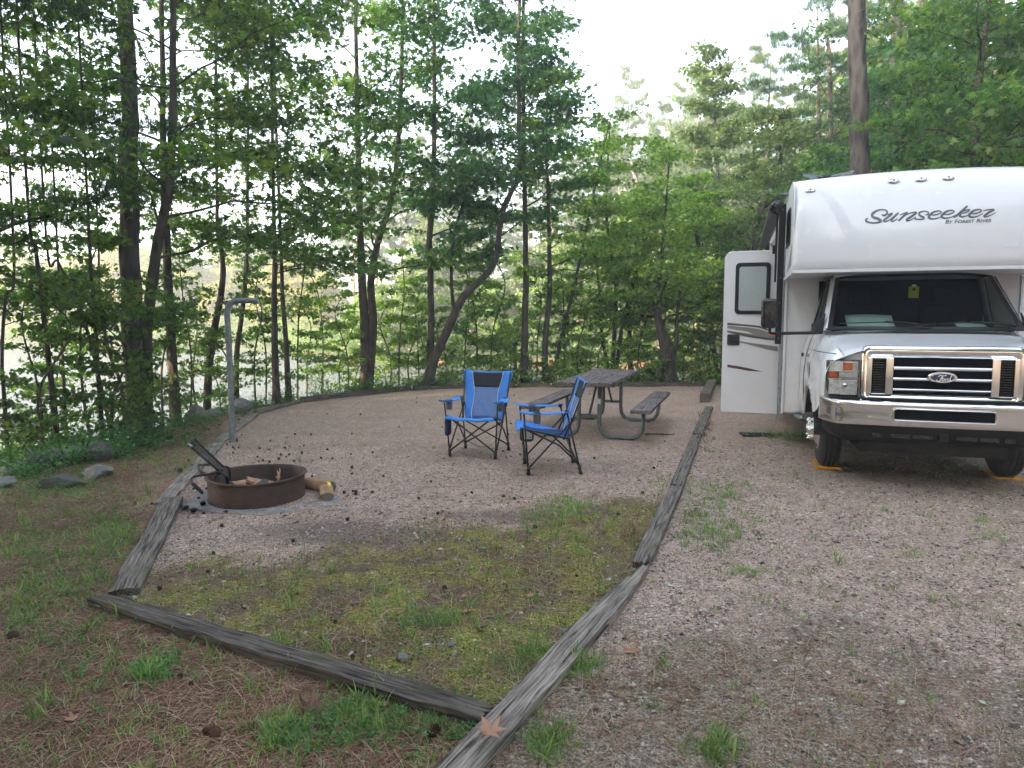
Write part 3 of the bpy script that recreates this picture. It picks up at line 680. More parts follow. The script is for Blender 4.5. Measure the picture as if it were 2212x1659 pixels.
def branch_set(trunk, rad, z0, nb, blen, rng, el=.55, spread=.25, nleaf=16, droop=.25, prof=None, sub=5, azr=None, br=.35):
    """trunk: smooth list of points; returns limb tubes and leaf positions"""
    Vs, Fs, b = [], [], 0
    P = np.array(trunk); cum = np.concatenate([[0], np.cumsum(np.linalg.norm(np.diff(P, axis=0), axis=1))])
    zz = P[:, 2]; s0 = np.interp(z0, zz, cum) if zz[-1] > z0 else 0
    leaves = []; nb = max(5, int(nb*.72))
    for i in range(nb):
        f = (i+.5+rng.uniform(-.4, .4))/nb; s = s0+(cum[-1]-s0)*min(.99, f)
        p = np.array([np.interp(s, cum, P[:, k]) for k in range(3)])
        az = rng.uniform(*azr) if azr and rng.random() < .75 else i*2.4+rng.uniform(-.5, .5)
        L_ = blen*(prof(f) if prof else (1.05-.75*f))*rng.uniform(.7, 1.2)
        e = el+.35*f+rng.uniform(-.2, .2)
        d = np.array([math.cos(az)*math.cos(e), math.sin(az)*math.cos(e), math.sin(e)])
        side = np.array([-math.sin(az), math.cos(az), 0])
        k = 6; pts = []
        bendv = rng.uniform(-.25, .25)
        for j in range(k+1):
            t = j/k; pts.append(p+d*L_*t+side*bendv*L_*t*t+np.array([0, 0, -droop*L_*t*t])+rng.normal(0, .012*L_, 3)*(j > 0))
        pts = np.array(pts); r0 = max(.006, np.interp(s, cum, rad)*br)
        b = tube_np(pts, r0*(1-.85*np.linspace(0, 1, k+1)), 5, Vs, Fs, b)
        for q in range(sub):
            t = .22+.78*(q+rng.random()*.6)/sub; jn = min(k-1, int(t*k)); o = pts[jn]+(pts[jn+1]-pts[jn])*(t*k-jn if jn < k else 0)
            sg = 1 if q % 2 else -1
            dd = d*.65+side*sg*rng.uniform(.5, 1.0)+np.array([0, 0, rng.uniform(-.15, .3)]); dd /= np.linalg.norm(dd)
            l2 = L_*(.55-.28*t)*rng.uniform(.7, 1.3)
            sp = np.array([o+dd*l2*u+np.array([0, 0, -.18*l2*u*u]) for u in (0, .35, .7, 1)])
            b = tube_np(sp, [r0*.35, r0*.26, r0*.17, .003], 3, Vs, Fs, b)
            m = max(2, int(nleaf*LEAFK*rng.uniform(.6, 1.4)*(.6+.6*l2/blen*2)))
            u = rng.uniform(.15, 1.12, m)
            lp = o+dd*(l2*u)[:, None]; lp[:, 2] -= .18*l2*u*u
            lp += np.stack([rng.normal(0, spread*.8, m), rng.normal(0, spread*.8, m), rng.normal(-.02, spread*.17, m)], -1)
            leaves.append(lp)
    return Vs, Fs, b, (np.concatenate(leaves) if leaves else np.zeros((0, 3)))
def tree(label, path, radii, crown, leaf, name='tree', cat='tree', group='trees along the lake bank', bark='bark', star=True, lsize=.075, seed=0, extra=None, flare=True, tsides=12, keep=None):
    """path: world points bottom to top; crown: list of dict for branch_set"""
    rng = np.random.default_rng(seed+100)
    o0 = Vector(path[0]); root = empty(name, o0); tag(root, label, cat, group)
    tr = smoothpath(path, 6); N = len(tr)
    rr = np.interp(np.linspace(0, 1, N), np.linspace(0, 1, len(radii)), radii)
    tr = [p-o0 for p in tr]
    if flare:
        for i in range(N):
            h = tr[i].z; rr[i] *= 1+.55*math.exp(-max(h, 0)/.14)
    tr[0].z -= .15
    TP = np.array([tuple(p) for p in tr])
    Vs, Fs = [], []; b = tube_np(TP, rr, tsides, Vs, Fs, 0)
    if tsides >= 8:
        for i, v in enumerate(Vs[0]):
            pass
        n_ = Vs[0]; cen = np.repeat(TP, tsides, 0); off = n_-cen
        ww = 1+.09*np.sin(n_[:, 2]*5+np.arctan2(off[:, 1], off[:, 0])*3+seed)+.05*np.sin(n_[:, 2]*17+np.arctan2(off[:, 1], off[:, 0])*5)
        Vs[0] = cen+off*ww[:, None]
    LV = []
    trunks = [(TP, rr)]
    for ex in (extra or []):
        ep = [Vector(q)-o0 for q in smoothpath(ex[0], 6)]; er = np.interp(np.linspace(0, 1, len(ep)), np.linspace(0, 1, len(ex[1])), ex[1])
        EP = np.array([tuple(p) for p in ep]); b = tube_np(EP, er, max(6, tsides-2), Vs, Fs, b); trunks.append((EP, er))
    for c in crown:
        c = dict(c); TPx, rx = trunks[c.pop('on', 0)]
        c['z0'] = c['z0']-o0.z
        v, f, nb_, lp = branch_set(TPx, rx, rng=rng, **c)
        Vs += v; Fs += [q+b for q in f]; b += nb_; LV.append(lp)
    link('trunk', fastmesh('trunk', np.concatenate(Vs), np.concatenate(Fs)), M[bark], root, True)
    lsize *= 1.22
    if LV:
        LP = np.concatenate(LV)
        if keep is not None: LP = LP[keep(LP+np.array(o0))]
        if len(LP):
            V, F = leaf_cloud(LP, lsize, star, rng)
            link('crown', fastmesh('crown', V, F), M[leaf], root, False)
    return root
def pathpx(pts, Y, base_z=None, top=None, dy=0.0):
    """photo pixels at distance Y -> world path, base set on terrain, optional extra top point"""
    out = [list(at(x, y, Y+dy*i)) for i, (x, y) in enumerate(pts)]
    out[0][2] = zat(out[0][0], out[0][1])
    out = [out[0]]+[p for p in out[1:] if p[2] > out[0][2]+.25]
    if top: out.append([out[-1][0]+top[0], out[-1][1]+top[1], top[2]])
    return out
def R(px, Y): return px/2/1475*Y
B = dict
# --- big trunks of the left bank
YA = 10.4
tree('thickest straight pine trunk rising out of the picture on the left', pathpx([(302, 905), (290, 760), (283, 640), (279, 480), (277, 300), (276, 120)], YA, top=(-.1, .1, 12.5)), [R(50, YA), R(44, YA), R(40, YA), R(38, YA), R(36, YA), R(30, YA), R(20, YA)],
     [B(z0=8.0, nb=10, blen=2.2, nleaf=10, sub=4)], 'needles', bark='bark_pine', star=False, lsize=.10, seed=1, name='pine_tree')
YB = 9.7
tree('curving slender tree hugging the right side of the thickest left trunk', pathpx([(318, 918), (316, 780), (322, 660), (342, 520), (366, 390), (373, 240), (374, 60)], YB, top=(.15, .2, 10.0)), [R(26, YB), R(23, YB), R(22, YB), R(19, YB), R(16, YB), R(13, YB), R(8, YB)],
     [B(z0=2.3, nb=24, blen=2.9, nleaf=24, sub=6, azr=(-2.4, .8), el=.35), B(z0=4.4, nb=7, blen=2.2, nleaf=22, sub=6, azr=(2.2, 4.2), el=.3)], 'leaf_dark', seed=2, lsize=.085)
YC = 11.3
tree('straight dark trunk second from the thick pine, leafy to the right', pathpx([(379, 890), (372, 780), (366, 660), (360, 540), (352, 300), (350, 80)], YC, top=(0, .2, 10.5)), [R(24, YC), R(20, YC), R(18, YC), R(16, YC), R(13, YC), R(10, YC), R(6, YC)],
     [B(z0=2.6, nb=28, blen=3.1, nleaf=22, sub=6, azr=(-1.6, .9), el=.3)], 'leaf_dark', seed=3, lsize=.085)
YD = 12.4
tree('pale snaking trunk left of the lantern pole', pathpx([(441, 872), (452, 790), (463, 710), (477, 640), (481, 570), (470, 480), (468, 380)], YD, top=(.1, .1, 8.5)), [R(17, YD), R(15, YD), R(14, YD), R(12, YD), R(9, YD), R(6, YD), .02],
     [B(z0=2.5, nb=26, blen=2.3, nleaf=20, sub=5, el=.3)], 'leaf_dark', seed=4, lsize=.08)
YE = 12.9
tree('upright trunk right of the lantern pole hook, darker of the close pair', pathpx([(597, 868), (594, 760), (592, 660), (594, 540), (590, 400)], YE, top=(.1, 0, 9)), [R(16, YE), R(14, YE), R(12, YE), R(10, YE), R(7, YE), .02],
     [B(z0=2.2, nb=30, blen=2.7, nleaf=20, sub=6, el=.28)], 'leaf_dark', seed=5, lsize=.085)
YF = 13.3
tree('thinner right trunk of the close pair beyond the lantern pole', pathpx([(623, 862), (619, 760), (611, 650), (606, 520)], YF, top=(-.1, .2, 8)), [R(13, YF), R(11, YF), R(9, YF), R(7, YF), .018],
     [B(z0=2.2, nb=24, blen=2.4, nleaf=18, sub=5, el=.25)], 'leaf_mid', seed=6, lsize=.085)
tree('slim stem just right of the lantern pole shaft', pathpx([(512, 872), (510, 780), (520, 700), (530, 600), (534, 500)], 13.2, top=(.1, .2, 7.5)), [.055, .05, .045, .04, .03, .015],
     [B(z0=2.2, nb=22, blen=2.2, nleaf=18, sub=5, el=.3)], 'leaf_dark', seed=7, lsize=.08)
# --- slender ones at far left
for i, (pts, Y, w, lab) in enumerate([
    ([(125, 945), (108, 800), (93, 680), (78, 545), (60, 440)], 8.6, 13, 'slender dark stem leaning left near the left edge'),
    ([(220, 930), (214, 842), (204, 680), (194, 546), (188, 420)], 9.3, 11, 'thin brownish stem halfway between the left edge and the thickest trunk'),
    ([(245, 925), (210, 800), (171, 661), (125, 565), (100, 520)], 9.5, 8, 'thin stem leaning strongly left behind the thin brownish stem'),
    ([(141, 930), (136, 800), (131, 700), (125, 560)], 10.0, 7, 'pencil thin stem beside the slender dark left stem'),
    ([(18, 985), (10, 880), (4, 780), (12, 640), (30, 560)], 8.2, 9, 'dark stem cut by the left border of the photo'),
    ([(272, 915), (262, 840), (236, 760), (215, 640), (212, 520)], 11.0, 9, 'thin crooked stem just left of the thickest trunk')]):
    P = pathpx(pts, Y, top=(-.1, .2, 6.6 if i < 3 else 5.6)); k = len(P)
    tree(lab, P, list(np.linspace(R(w, Y), .012, k)), [B(z0=1.15, nb=15, blen=1.45, nleaf=15, sub=5, el=.35, spread=.2)], ['leaf_dark', 'leaf_mid'][i % 2], seed=20+i, lsize=.07, tsides=8)
# --- centre
YG = 15.0
tree('double trunked tree behind the gap between pole and front facing chair', pathpx([(790, 842), (790, 740), (784, 640), (778, 500), (774, 330), (770, 150)], YG, top=(0, .2, 11.5)), [R(28, YG), R(22, YG), R(18, YG), R(14, YG), R(12, YG), R(9, YG), .02],
     [B(z0=3.6, nb=24, blen=2.3, nleaf=20, sub=6), B(z0=2.2, nb=26, blen=2.3, nleaf=20, sub=6, on=1), ], 'leaf_mid', seed=30, lsize=.095,
     extra=[([at(796, 838, YG), at(806, 700, YG), at(801, 610, YG), at(817, 520, YG+.3), at(845, 430, YG+.5), at(860, 310, YG+.6), at(868, 120, YG+.7), at(872, -120, YG+.8)], [R(20, YG), R(17, YG), R(15, YG), R(13, YG), R(11, YG), R(9, YG), .03])])
YH = 15.9
tree('upright trunk where the leaning tree starts, left of the front facing chair', pathpx([(929, 836), (931, 720), (930, 600), (927, 530), (936, 400), (938, 240), (938, 60)], YH, top=(0, .1, 11.0)), [R(17, YH), R(14, YH), R(13, YH), R(13, YH), R(11, YH), R(9, YH), R(7, YH), .02],
     [B(z0=3.2, nb=30, blen=2.3, nleaf=20, sub=6)], 'leaf_blue', seed=31, lsize=.095)
YI = 15.4
tree('leaning tree bending right behind the front facing blue chair, forking up', pathpx([(917, 834), (939, 776), (965, 716), (995, 651), (1025, 617), (1058, 583), (1074, 545), (1084, 460), (1106, 412), (1122, 366), (1121, 240), (1120, 80)], YI, top=(.1, .1, 9.8)), [R(25, YI), R(20, YI), R(18, YI), R(16, YI), R(14, YI), R(12, YI), R(12, YI), R(11, YI), R(10, YI), R(9, YI), R(8, YI), .02],
     [B(z0=3.3, nb=30, blen=1.9, nleaf=20, sub=6, on=0), B(z0=2.6, nb=14, blen=1.7, nleaf=18, sub=5, on=1)], 'leaf_blue', seed=32, lsize=.095,
     extra=[([at(980, 672, YI), at(975, 600, YI+.2), at(978, 520, YI+.3), at(1000, 440, YI+.4), at(1010, 400, YI+.4)], [R(8, YI), R(7, YI), R(6, YI), .01])])
YJ = 16.3
tree('straight slim trunk between the two blue chairs', pathpx([(1132, 832), (1134, 700), (1136, 590), (1134, 450), (1131, 250), (1130, 60)], YJ, top=(.05, .1, 11)), [R(18, YJ), R(14, YJ), R(12, YJ), R(10, YJ), R(8, YJ), R(7, YJ), .02],
     [B(z0=3.9, nb=34, blen=2.2, nleaf=20, sub=6)], 'leaf_blue', seed=33, lsize=.095)
tree('dark trunk rising behind the side facing chair back', pathpx([(1182, 832), (1177, 750), (1187, 630), (1186, 500), (1183, 400), (1180, 300)], 16.5, top=(.05, .1, 7.4)), [R(17, 16), R(13, 16), R(11, 16), R(8, 16), R(7, 16), R(5, 16), .015],
     [B(z0=2.6, nb=28, blen=2.1, nleaf=18, sub=6, el=.3)], 'leaf_fresh', seed=34, lsize=.085)
tree('thin stem leaning right from the foot of the dark trunk by the table', pathpx([(1190, 830), (1212, 730), (1240, 620), (1262, 520), (1275, 450)], 16.7, top=(.5, .2, 6.4)), [.055, .045, .04, .03, .025, .01],
     [B(z0=2.2, nb=20, blen=1.7, nleaf=16, sub=5, el=.3)], 'leaf_fresh', seed=35, lsize=.08, tsides=8)
tree('broken grey stub of a trunk behind the space between the chairs', pathpx([(1116, 832), (1113, 800), (1112, 768)], 16.4), [.05, .045, .03], [], 'leaf_mid', seed=36, name='tree_stub', cat='tree stub', tsides=8, group=None)
YM = 17.6
root = tree('clump of thin straight stems behind the picnic table', pathpx([(1322, 818), (1328, 700), (1330, 600), (1315, 520), (1310, 420)], YM, top=(.1, .2, 6.5)), [.06, .055, .05, .04, .03, .012],
     [B(z0=1.4, nb=22, blen=1.6, nleaf=18, sub=5, el=.4), B(z0=1.4, nb=20, blen=1.6, nleaf=18, sub=5, on=1, el=.4), B(z0=1.4, nb=18, blen=1.6, nleaf=18, sub=5, on=2, el=.4)], 'leaf_fresh', seed=37, lsize=.075,
     extra=[([at(1330, 815, YM), at(1345, 700, YM), at(1372, 600, YM), at(1395, 520, YM), at(1420, 440, YM)], [.055, .05, .04, .03, .012]), ([at(1318, 815, YM), at(1300, 720, YM), at(1294, 620, YM), at(1280, 520, YM)], [.05, .045, .035, .01])], tsides=8)
YN = 16.6
tree('stout short trunk with a side stem between table and open door', pathpx([(1446, 834), (1443, 790), (1438, 745), (1424, 700), (1418, 640), (1428, 580)], YN, top=(.2, .2, 5.6)), [R(34, YN), R(28, YN), R(26, YN), R(18, YN), R(12, YN), R(8, YN), .015],
     [B(z0=1.3, nb=26, blen=2.1, nleaf=20, sub=6, el=.35), B(z0=1.4, nb=14, blen=1.5, nleaf=16, sub=5, on=1)], 'leaf_fresh', seed=38, lsize=.075,
     extra=[([at(1450, 800, YN), at(1461, 740, YN), at(1462, 690, YN), at(1470, 620, YN), at(1480, 540, YN)], [.06, .05, .04, .03, .01])])
tree('very tall dead snag with a jagged bare top in the misty background', [(6.6, 30, .2), (6.4, 30, 3), at(1410, 500, 30), at(1395, 450, 30), at(1377, 400, 30), at(1364, 347, 30)], [.16, .15, .14, .15, .12, .07], [], 'leaf_mid', bark='bark_grey', seed=39, name='dead_snag', cat='dead tree', tsides=8, group=None)
# --- right, behind the motorhome
def gp(x, Y): return (x, Y, zat(x, Y))
tree('tall pale leaved young tree with a thin grey stem left of the motorhome', [gp(6.7, 21.5), at(1557, 600, 21.5), at(1557, 509, 21.5), at(1551, 382, 21.5), at(1545, 255, 21.5), at(1538, 150, 21.5)], [.10, .09, .075, .05, .035, .012],
     [B(z0=1.8, nb=52, blen=2.7, nleaf=30, sub=7, el=.55, spread=.22, prof=lambda f: 1.0-.72*f)], 'leaf_pale', seed=40, bark='bark_grey', star=False, lsize=.085, group='trees behind the motorhome')
tree('dark stemmed leaning tree right of the pale young tree', [gp(8.2, 19), at(1630, 560, 19), at(1668, 400, 19), at(1688, 340, 19), at(1668, 250, 19)], [.09, .07, .055, .04, .012],
     [B(z0=2.0, nb=40, blen=2.4, nleaf=28, sub=7, el=.5, spread=.22)], 'leaf_pale', seed=41, star=False, lsize=.08, group='trees behind the motorhome')
tree('small bright leafy tree filling the gap left of the open door', [gp(5.6, 18.2), at(1520, 600, 18.2), at(1500, 480, 18.2), at(1490, 420, 18.2)], [.07, .055, .04, .012],
     [B(z0=.5, nb=32, blen=1.9, nleaf=18, sub=6, el=.5, spread=.22)], 'leaf_fresh', seed=42, star=False, lsize=.07, group='trees behind the motorhome')
tree('low spreading tree above the picnic table with flat leaf layers', [gp(3.4, 19.2), at(1360, 640, 19.2), at(1380, 520, 19.2), at(1390, 430, 19.2)], [.08, .06, .045, .012],
     [B(z0=1.2, nb=30, blen=2.3, nleaf=18, sub=6, el=.25, spread=.24)], 'leaf_fresh', seed=43, lsize=.085, group='trees behind the motorhome')
YS = 13.4
SX = at(1857, 370, YS)
tree('big straight pine trunk standing right behind the motorhome roof', [(SX[0]+.05, YS, 0), (SX[0]+.02, YS, 2.5), SX, at(1855, 180, YS), at(1852, 0, YS), (at(1850, -60, YS)[0], YS, 14)], [.22, .19, .168, .16, .15, .09],
     [B(z0=8.5, nb=12, blen=2.3, nleaf=12, sub=4)], 'needles', seed=44, bark='bark_pine', star=False, lsize=.1, name='pine_tree', group='trees behind the motorhome')
for i, (px, Y, r, lab) in enumerate([(1934, 16.5, .15, 'second pine trunk to the right of the big one behind the roof'), (1988, 19.5, .10, 'third slimmer pine trunk half hidden by broad leaves at right'), (1792, 20, .075, 'thin pine trunk above the roof antenna')]):
    tree(lab, [gp(at(px, 400, Y)[0], Y), at(px+1, 370, Y), at(px, 150, Y), (at(px-2, 0, Y)[0], Y, 13 if i < 2 else 9.5)], [r*1.2, r, r*.85, r*.4], [B(z0=5.5 if i == 2 else 8.5, nb=12, blen=2.2, nleaf=14, sub=5)], 'needles', seed=45+i, bark='bark_pine', star=False, lsize=.1, name='pine_tree', group='trees behind the motorhome')
for i, (px, Y, zt, z0, nb, bl, leaf, lab) in enumerate([
    (2120, 12.4, 8.5, 2.6, 40, 2.7, 'leaf_mid', 'large leafy tree with bright green leaves at the upper right'),
    (2290, 12.0, 9.0, 2.8, 34, 2.9, 'leaf_mid', 'leafy tree cut by the right border above the motorhome'),
    (1960, 15.0, 7.5, 3.0, 34, 2.4, 'leaf_blue', 'dark leafy tree in front of the pine trunks behind the roof'),
    (1780, 17.5, 5.6, 2.0, 30, 2.0, 'leaf_mid', 'rounded leafy tree showing over the awning and roof antenna'),
    (2080, 19.0, 11.0, 4.0, 40, 3.0, 'leaf_blue', 'tall dark tree behind the upper right leaves')]):
    X = at(px, 370, Y)[0]
    tree(lab, [gp(X, Y), (X+.1, Y, 2), (X-.1, Y+.1, zt*.6), (X+.1, Y, zt)], [.13, .11, .07, .015], [B(z0=z0, nb=nb, blen=bl, nleaf=17, sub=7, el=.35)], leaf, seed=50+i, lsize=.10, group='trees behind the motorhome')
# pine with sprays over the gap (dark needles at 1620-1800, 20-200)
def needle_tufts(P, length, w, per, rng):
    n = len(P); idx = np.repeat(np.arange(n), per); m = len(idx)
    T = np.array([(-.5, 0, 0), (.5, 0, 0), (0, 1, 0)], float); TF = np.array([(0, 1, 2)])
    st = np.stack([np.full(m, w), length*rng.uniform(.7, 1.1, m), np.full(m, 1.)], -1)
    return scatter(T, TF, P[idx]+rng.normal(0, length*.12, (m, 3)), 1.0, rng.uniform(0, 6.28, m), rng.uniform(-.6, 1.5, m), None, stretch=st)
def pine(label, base, h, r, z0, nb, blen, seed, dens=9, nl=.22, nw=.012, per=14, group='trees behind the motorhome', mat='needles', bark='bark_pine', azr=None, lean=(0, 0), proto=False):
    rng = np.random.default_rng(seed+500); o0 = Vector(base)
    root = empty('pine_tree', o0); tag(root, label, 'pine tree', group)
    tr = np.array([tuple(p) for p in smoothpath([(0, 0, -.15), (lean[0]*.2+.05, lean[1]*.2, h*.35), (lean[0]*.6-.05, lean[1]*.6, h*.7), (lean[0], lean[1], h)], 5)])
    rr = np.linspace(r, r*.12, len(tr)); Vs, Fs = [], []; b = tube_np(tr, rr, 8, Vs, Fs, 0)
    v, f, nb_, lp = branch_set(tr, rr, z0, nb, blen, rng, el=.15, spread=.10*blen/2, nleaf=dens, droop=-.12, sub=5, azr=azr, prof=lambda f: math.sin(min(1, .25+f)*PI*.86)**.7)
    Vs += v; Fs += [q+b for q in f]
    link('trunk', fastmesh('trunk', np.concatenate(Vs), np.concatenate(Fs)), M[bark], root, True)
    V, F = needle_tufts(lp, nl, nw, per, rng); link('crown', fastmesh('crown', V, F), M[mat], root, False)
    return root
p_ = at(1795, 400, 20.5)
pine('dark needled pine with bent twisting boughs against the open sky', gp(p_[0], 20.5), 11.2, .13, 5.6, 24, 2.8, 1, dens=12, nl=.2, nw=.012, lean=(-.6, 0))
p_ = at(1660, 300, 33)
pine('tall hazy pine in the middle distance left of the motorhome roof', gp(p_[0], 33), 14.5, .18, 5.5, 30, 2.8, 2, dens=10, nl=.26, nw=.02, mat='needles_far')
p_ = at(-20, 200, 14)
pine('faint pine boughs at the upper left corner', gp(-7.0, 8.9), 9.5, .15, 3.6, 20, 2.6, 3, dens=10, nl=.2, nw=.012, group='trees along the lake bank')

# --- saplings of the bank (prototypes then copies)
def proto_sapling(seed, h, leaf, ls, nb, star=False, bl=.7):
    rng = np.random.default_rng(seed)
    k = [(0, 0, 0), (rng.normal(0, .06), rng.normal(0, .06), h*.4), (rng.normal(0, .14), rng.normal(0, .14), h*.75), (rng.normal(0, .2), rng.normal(0, .2), h)]
    return tree('thin leafy sapling in the undergrowth beside the lake', k, [.022, .018, .012, .005], [B(z0=h*.12, nb=nb, blen=bl, nleaf=11, sub=4, el=.5, spread=.12, prof=lambda f: 1.1-.6*f)], leaf, name='sapling', cat='sapling', group='saplings in the lake side undergrowth', star=star, lsize=ls, seed=seed, flare=False, tsides=5)
SAP = [proto_sapling(201, 2.6, 'leaf_dark', .055, 16), proto_sapling(202, 3.4, 'leaf_mid', .06, 20), proto_sapling(203, 2.2, 'leaf_fresh', .055, 16), proto_sapling(204, 3.0, 'leaf_fresh', .07, 18, True, .9), proto_sapling(205, 4.2, 'leaf_mid', .07, 24, True, 1.0), proto_sapling(206, 1.4, 'leaf_dark', .05, 16, False, .6)]
spots = []
r2 = random.Random(5)
for px, Y in [(20, 8.4), (75, 8.8), (190, 10.2), (265, 9.5), (345, 10.8), (400, 12.0), (425, 12.8), (470, 13.4), (490, 12.2), (548, 13.2), (570, 13.6), (640, 14.1), (660, 14.8), (110, 10.8), (20, 10.6), (330, 12.2), (230, 8.7), (95, 8.1)]:
    spots.append((px, Y, r2.choice([0, 0, 1, 4, 5])))
for px, Y in [(690, 15.3), (735, 15.6), (752, 14.9), (770, 16), (840, 16.2), (860, 15.9), (885, 16.4), (905, 16.3), (960, 16.4), (1000, 16.7), (1030, 16.9), (1060, 16.6), (1085, 17.2), (1105, 17.0), (1160, 16.9), (1215, 17.3), (1250, 16.9), (1275, 17.6), (1400, 17.2), (1385, 18), (1480, 17.3), (1500, 17.9), (1535, 17.2), (1555, 16.9), (1575, 18.6), (1465, 18.8), (1240, 18.3), (1340, 18.9)]:
    spots.append((px, Y, r2.choice([1, 2, 2, 3, 4])))
for px in range(840, 1570, 75): spots.append((px+r2.uniform(-14, 14), r2.uniform(16.6, 18.3), r2.choice([2, 3, 3])))
used = set()
for px, Y, k in spots:
    o = SAP[k] if k not in used else copy_tree(SAP[k]); used.add(k)
    x = (px-1106)/1475*Y; o.location = (x, Y, zat(x, Y)); o.rotation_euler = (0, 0, r2.uniform(0, 6.28)); s = r2.uniform(.75, 1.15); o.scale = (s, s, s)
# shrubs
def proto_shrub(seed, h, leaf, ls):
    rng = np.random.default_rng(seed); root = empty('shrub'); tag(root, 'low leafy shrub at the foot of the trees', 'shrub', 'shrubs along the forest edge')
    Vs, Fs, b = [], [], 0; LP = []
    for i in range(12):
        az = i*2.4; e = rng.uniform(.35, 1.3); l = h*rng.uniform(.7, 1.1); d = np.array([math.cos(az)*math.cos(e), math.sin(az)*math.cos(e), math.sin(e)])
        pts = np.array([d*l*t+np.array([0, 0, -.15*l*t*t]) for t in (0, .3, .6, 1)]); b = tube_np(pts, [.008, .006, .004, .002], 3, Vs, Fs, b)
        m = 46; t = rng.uniform(.15, 1.1, m); q = d*(l*t)[:, None]; q[:, 2] -= .15*l*t*t; LP.append(q+rng.normal(0, .09*h+.03, (m, 3)))
    link('stem', fastmesh('stem', np.concatenate(Vs), np.concatenate(Fs)), M['bark'], root, True)
    LP = np.concatenate(LP); LP[:, 2] = np.abs(LP[:, 2])
    V, F = leaf_cloud(LP, ls, False, rng, .6); link('foliage', fastmesh('foliage', V, F), M[leaf], root, False)
    return root
SH = [proto_shrub(1, .55, 'plant', .045), proto_shrub(2, .8, 'leaf_mid', .055), proto_shrub(3, .45, 'leaf_blue', .05), proto_shrub(4, .9, 'leaf_fresh', .055)]
used = set()
for px, py, k, s in [(300, 960, 2, 1.1), (275, 945, 2, 1.3), (330, 930, 2, .8), (175, 965, 0, .9), (150, 1000, 0, .8), (90, 985, 0, .8), (60, 1020, 0, .7), (20, 1000, 1, .7), (255, 985, 0, .8), (390, 915, 0, .6), (480, 885, 0, .5), (550, 875, 0, .6), (620, 862, 1, .6), (700, 855, 1, .6), (760, 848, 2, .8), (800, 846, 2, .8), (840, 845, 1, .7), (890, 840, 2, .8), (930, 838, 2, .8), (970, 836, 1, .8), (1020, 834, 3, .9), (1060, 834, 3, 1.0), (1100, 832, 3, .9), (1150, 832, 2, .9), (1200, 831, 3, 1.0), (1235, 830, 3, 1.0), (1390, 828, 2, 1.0), (1410, 829, 1, 1.1), (1490, 830, 2, .9), (1520, 829, 3, 1.0), (1550, 829, 1, 1.2), (1300, 828, 3, .9), (1340, 827, 3, 1.0), (1000, 825, 3, 1.2), (1110, 822, 3, 1.3), (1220, 820, 3, 1.3), (200, 940, 1, .9), (120, 955, 1, 1.0), (40, 975, 1, 1.1)]:
    g = G(px, py); o = SH[k] if k not in used else copy_tree(SH[k]); used.add(k)
    o.location = (g[0], g[1], zat(g[0], g[1])-.03); o.rotation_euler = (0, 0, px); s *= 1.0 if py > 860 else 1.1; o.scale = (s, s, s)

# --- distant forest (instances)
def dproto(seed, h, leaf, ls, nb, bl, z0f=.15, nleaf=30, bark='bark_far'):
    return tree('leafy tree standing in the distant wood', [(0, 0, 0), (.1, 0, h*.4), (-.1, .1, h*.75), (0, 0, h)], [h*.014, h*.011, h*.007, .01], [B(z0=h*z0f, nb=nb, blen=bl, nleaf=nleaf, sub=6, el=.45, spread=.32, prof=lambda f: math.sin((.22+.72*f)*PI)**.6)], leaf, name='distant_tree', group='leafy trees of the far bank', star=False, lsize=ls, seed=seed, flare=False, tsides=6, bark=bark)
DT = [dproto(301, 7, 'leaf_pale', .17, 34, 2.3), dproto(302, 9, 'leaf_pale', .17, 38, 2.7), dproto(303, 6, 'leaf_sun_tint', .20, 34, 2.3, .06), dproto(304, 8, 'leaf_sun_tint', .20, 36, 2.6, .08), dproto(305, 5, 'leaf_fresh', .15, 30, 2.0, .05)]
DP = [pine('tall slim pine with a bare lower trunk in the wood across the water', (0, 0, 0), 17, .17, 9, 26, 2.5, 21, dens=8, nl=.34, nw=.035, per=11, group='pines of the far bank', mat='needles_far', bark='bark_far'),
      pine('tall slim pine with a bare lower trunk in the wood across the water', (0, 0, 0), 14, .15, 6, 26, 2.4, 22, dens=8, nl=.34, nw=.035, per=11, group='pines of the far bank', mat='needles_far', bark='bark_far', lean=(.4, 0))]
dist = []
r3 = random.Random(9)
def lab_leafy(i): return None
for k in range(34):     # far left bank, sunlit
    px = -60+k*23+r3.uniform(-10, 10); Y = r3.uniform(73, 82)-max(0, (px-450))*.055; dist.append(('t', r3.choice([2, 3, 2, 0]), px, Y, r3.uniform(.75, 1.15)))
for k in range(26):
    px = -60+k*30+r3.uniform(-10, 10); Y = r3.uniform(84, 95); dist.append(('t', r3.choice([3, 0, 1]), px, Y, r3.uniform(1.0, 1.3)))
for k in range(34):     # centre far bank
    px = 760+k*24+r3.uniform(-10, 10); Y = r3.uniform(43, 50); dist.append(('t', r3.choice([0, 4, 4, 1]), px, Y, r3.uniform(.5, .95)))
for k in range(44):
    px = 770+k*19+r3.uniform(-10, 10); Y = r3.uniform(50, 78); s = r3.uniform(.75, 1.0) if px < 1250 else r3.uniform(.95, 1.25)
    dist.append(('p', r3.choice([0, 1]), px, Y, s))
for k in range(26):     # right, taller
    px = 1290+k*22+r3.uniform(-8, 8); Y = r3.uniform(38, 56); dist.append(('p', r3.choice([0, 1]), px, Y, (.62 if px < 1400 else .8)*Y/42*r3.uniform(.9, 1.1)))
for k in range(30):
    px = 1250+k*26+r3.uniform(-8, 8); Y = r3.uniform(26, 40) if px > 1480 else r3.uniform(40, 46); dist.append(('t', r3.choice([0, 0, 1, 4]), px, Y, r3.uniform(.7, 1.1)))
